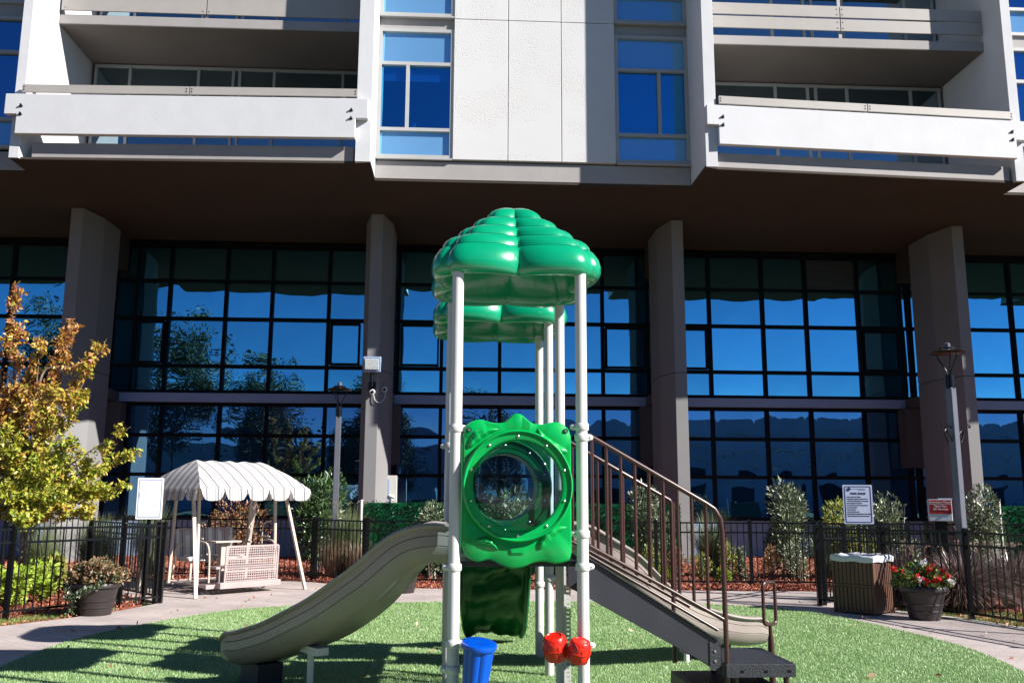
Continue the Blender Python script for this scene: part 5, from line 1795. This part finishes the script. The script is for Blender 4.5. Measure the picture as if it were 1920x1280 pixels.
tuft(x, 20.2, z - 0.05, 0.8, 500, 'grass_green', 'thin arching grass left of the park rules sign', w=0.016)
x, y, z = at(1870, 950, 17.6)
tuft(x, 18.2, z, 0.7, 900, 'grass_green', 'yellowish green grass clump beside the right marker post')
x, y, z = at(1790, 1020, 14.6)
tuft(x, 14.45, 1.04, 0.95, 3400, 'grass_purple', 'large purple fountain grass behind the right fence', w=0.024, plumes=16, base='grass_tan', lean=1.1)
x, y, z = at(1690, 1030, 15.2)
tuft(x, 15.3, 0.98, 0.7, 1900, 'grass_purple', 'purple fountain grass behind the flower planter', w=0.022, plumes=8)
x, y, z = at(1900, 1030, 14.2)
tuft(x + 0.2, 14.7, 1.0, 0.8, 2000, 'grass_purple', 'purple fountain grass at the right picture edge', w=0.022, plumes=8)


# hedge panels
def hedge(x0, x1, y, h, label):
    T_ = thing('hedge_panel', label, 'hedge', ((x0 + x1) / 2, y, 0), 0, 'artificial hedge panels')
    w = x1 - x0
    MB().box(-w / 2, w / 2, -0.01, 0.01, 0, h - 0.02).build('backing', M['green_dark_shaded'], T_)
    n_ = int(w * h * 1500)
    P_ = np.stack([rng.uniform(-w / 2, w / 2, n_), rng.uniform(-0.06, 0.02, n_), rng.uniform(0, h, n_)], 1)
    D_ = np.tile([0, -1.0, 0.3], (n_, 1))
    leaves('foliage', P_, 0.05, M['hedge'], T_, D=D_, aspect=0.5)


a, b2 = at(680, 940, 20.2), at(868, 942, 20.2)
hedge(a[0], b2[0] + 0.2, 20.2, a[2], 'artificial green hedge panel behind the grey slide')
a, b2 = at(870, 942, 20.25), at(1275, 942, 20.25)
hedge(a[0] + 0.25, b2[0], 20.25, a[2], 'artificial green hedge panel behind the stair rails')
a, b2 = at(1868, 946, 18.4), at(1990, 948, 18.4)
hedge(a[0], b2[0], 18.4, a[2], 'artificial green hedge panel at the right picture edge')

# ------------------------------------------------------------------ autumn tree
TR = thing('autumn_tree', 'young tree with yellow green and orange brown autumn leaves behind the left fence', 'tree', (-7.75, 14.7, 0))
base = Vector((-7.75, 14.7, 0))


def tw(px_, py_, dy):
    return W(px_, py_, 14.7 + dy) - base


trunk = spline([(0, 0, -0.05), (0.03, 0, 0.7), (0.0, 0.02, 1.35), (-0.05, 0.0, 1.9), (-0.15, 0.0, 2.6), (-0.25, 0.0, 3.2)], 6)
MB().tube(trunk, [0.062 - 0.045 * i / (len(trunk) - 1) for i in range(len(trunk))], 12).build('trunk', M['bark'], TR, smooth=60)
# (start pixel, end pixel, depth offset start/end, leaf share, brown share)
br = [((35, 860), (22, 540), 0.1, 0.0, 1.0, .75), ((40, 850), (75, 640), 0.1, -0.3, .8, .62), ((60, 860), (135, 612), 0, 0.2, 1.0, .75), ((75, 850), (200, 635), 0, -0.1, .9, .55), ((20, 860), (-30, 560), 0, 0.3, 1.0, .7),
      ((30, 900), (-60, 680), 0, -0.3, 1.0, .5), ((60, 900), (160, 740), -0.2, -0.5, .9, .3), ((60, 930), (245, 800), 0, -0.2, .8, .25), ((70, 930), (252, 855), 0, 0.2, 1.0, .15), ((60, 950), (232, 915), 0, -0.4, 1.0, .2),
      ((60, 950), (130, 830), -0.3, -0.9, 1.0, .1), ((60, 950), (90, 780), 0.2, 0.7, 1.0, .2), ((50, 950), (0, 800), -0.3, -0.7, 1.0, .15), ((50, 960), (-50, 860), 0, -0.4, 1.2, .1), ((50, 970), (110, 930), -0.4, -1.1, 1.1, .1),
      ((50, 970), (180, 965), 0, -0.6, 1.1, .3), ((50, 970), (10, 920), -0.3, -1.1, 1.2, .05), ((50, 970), (-60, 950), 0, 0.2, 1.1, .05), ((55, 960), (60, 870), -0.5, -1.0, 1.1, .05), ((55, 940), (190, 880), 0.4, 0.9, 1.0, .15),
      ((55, 930), (30, 760), -0.2, 0.0, 1.1, .3), ((45, 940), (-40, 780), 0.2, 0.5, 1.1, .3), ((80, 700), (150, 690), 0.1, 0.3, .5, .7), ((55, 960), (60, 975), -0.5, -1.1, 1.0, .05), ((50, 900), (100, 730), -0.3, -0.6, 1.0, .45),
      ((50, 960), (150, 920), -0.3, -0.2, 1.1, .15), ((50, 960), (-20, 900), -0.3, 0.3, 1.1, .1), ((50, 970), (200, 925), 0.3, 0.5, 1.0, .2), ((40, 950), (20, 850), 0.2, 0.6, 1.1, .1), ((55, 930), (110, 870), 0.3, 0.6, 1.1, .1), ((50, 970), (40, 985), -0.2, -1.2, 1.1, .05), ((50, 800), (60, 690), 0.2, 0.5, 1.0, .6)]
LP, LD, LR = [], [], []
wood = MB()
for (s0, s1, d0, d1, share, brown) in br:
    a, c_ = tw(*s0, d0 * 0.3), tw(*s1, d1)
    mid = (a + c_) / 2 + Vector((rng.uniform(-.08, .08), rng.uniform(-.1, .1), 0.06))
    root = Vector((0, 0, max(1.0, a.z - 0.5)))
    pts = spline([root, a, mid, c_], 6)
    wood.tube(pts, [0.026 * (1 - i / len(pts)) + 0.004 for i in range(len(pts))], 6)
    L = (c_ - a).length
    for k in range(int(5 + 9 * L)):
        t = rng.uniform(0.12, 1.0)
        p0 = a + (c_ - a) * t + Vector(rng.normal(0, 0.03, 3))
        dv = Vector(rng.normal(0, 1, 3)); dv.z = abs(dv.z) * 0.7 + 0.5
        dv = (dv.normalized() * 0.8 + (c_ - a).normalized() * 0.5).normalized()
        ln = 0.34 * (1.15 - t * 0.75)
        wood.tube([p0, p0 + dv * ln], [0.005, 0.002], 4, cap=False)
        m_ = int(34 * share)
        for i in range(m_):
            u = rng.uniform(0, 1.05)
            LP.append(p0 + dv * ln * u + Vector(rng.normal(0, 0.028, 3)))
            q_ = dv * 0.4 + Vector(rng.normal(0, 0.7, 3)) + Vector((0, -0.1, -0.45))
            LD.append(q_)
            LR.append(np.clip(rng.normal(0.18 + 0.72 * brown, 0.16), 0, 1))
wood.build('branches', M['bark'], TR, smooth=60)
leaves('crown', np.array([tuple(v) for v in LP]), 0.082, M['tree_leaf'], TR, rnd=np.array(LR), D=np.array([tuple(v) for v in LD]), aspect=0.52)

# ------------------------------------------------------------------ what the glass mirrors: trees and a hall behind the photographer
def far_tree(x, y, h, w, label, n=9000, weep=False):
    T_ = thing('tree', label, 'tree', (x, y, 0), 0, 'trees behind the viewer mirrored in the glass')
    MB().tube(spline([(0, 0, -0.1), (0.1, 0, h * 0.25), (0, 0.1, h * 0.5), (0.1, 0, h * 0.8)], 5), [0.32 * (1 - i / 18) + 0.03 for i in range(16)], 10).build('trunk', M['bark_grey'], T_, smooth=60)
    bw = MB()
    P_ = []
    for k in range(26):
        a = random.uniform(0, 2 * PI); zz = h * random.uniform(0.35, 0.9)
        rr_ = w * 0.5 * random.uniform(0.5, 1) * (1.15 - zz / h * 0.6)
        tip = Vector((rr_ * math.cos(a), rr_ * math.sin(a), zz + h * 0.08))
        bw.tube([(0, 0, zz * 0.75), tip * 0.5 + Vector((0, 0, zz * 0.45)), tip], [0.09, 0.05, 0.01], 5, cap=False)
        m_ = n // 26
        if weep:
            t = rng.uniform(0, 1, m_)
            P_.append(np.stack([tip.x + rng.normal(0, 0.5, m_), tip.y + rng.normal(0, 0.5, m_), tip.z - t * tip.z * 0.6 + rng.normal(0, 0.1, m_)], 1))
        else:
            P_.append(rng.normal(0, 1, (m_, 3)) * [w * 0.11, w * 0.11, h * 0.055] + np.array(tip))
    bw.build('branches', M['bark_grey'], T_)
    leaves('crown', np.concatenate(P_), 0.34, M['far_leaf'], T_, aspect=0.5)
    return T_


far_tree(-27, -13, 14.5, 8, 'tall dark tree mirrored at the far left of the glass')
far_tree(-20.5, -15, 13.5, 8, 'broad tree mirrored above the canopy swing')
far_tree(-13.5, -15, 12.5, 7, 'weeping tree mirrored right of the canopy swing', weep=True)
far_tree(-6, -17, 11.5, 6.5, 'weeping tree mirrored between the second column and the posts', weep=True)
far_tree(3, -19, 10.5, 6, 'loose tree mirrored beside the third column', n=6000, weep=True)
far_tree(-36, -12, 13, 9, 'tree mirrored behind the autumn tree')
HB = thing('hall_building', 'low grey hall behind the viewer mirrored in the right windows', 'building', (34, -24, 0), 0)
MB().box(-26, 26, -6, 0, 0, 8.2).build('wall', M['far_wall'], HB)
mb = MB()
for k in range(13):
    pts = [(-26 + 4 * k + 2 + 1.9 * math.cos(R(a)), 0.01, 8.2 + 0.9 * math.sin(R(a))) for a in range(0, 181, 15)]
    mb.slab(pts, (0, -0.4, 0))
mb.build('arched_parapet', M['far_wall'], HB)
for k in range(13):
    for rr_, zz_ in ((1.75, 5.2), (1.35, 3.6)):
        MB().tube([(-26 + 4 * k + 2 + rr_ * math.cos(R(a)), 0.08, zz_ + rr_ * 0.8 * math.sin(R(a))) for a in range(0, 181, 12)], 0.12, 6).build('arch_trim', M['util'], HB, smooth=50)
    MB().box(-26 + 4 * k + 0.9, -26 + 4 * k + 3.1, 0.0, 0.05, 0.4, 3.2).build('doorway', M['bronze'], HB)
MB().box(-40, 14, -3, -0.5, 0, 6.5).build('backdrop_wall', M['far_wall'], thing('added_backdrop', 'long wall added behind the viewer as a backdrop mirrored under the trees', 'wall', (-14, -27, 0)))  # added backdrop, keeps bright sky out of the low mirrored panes
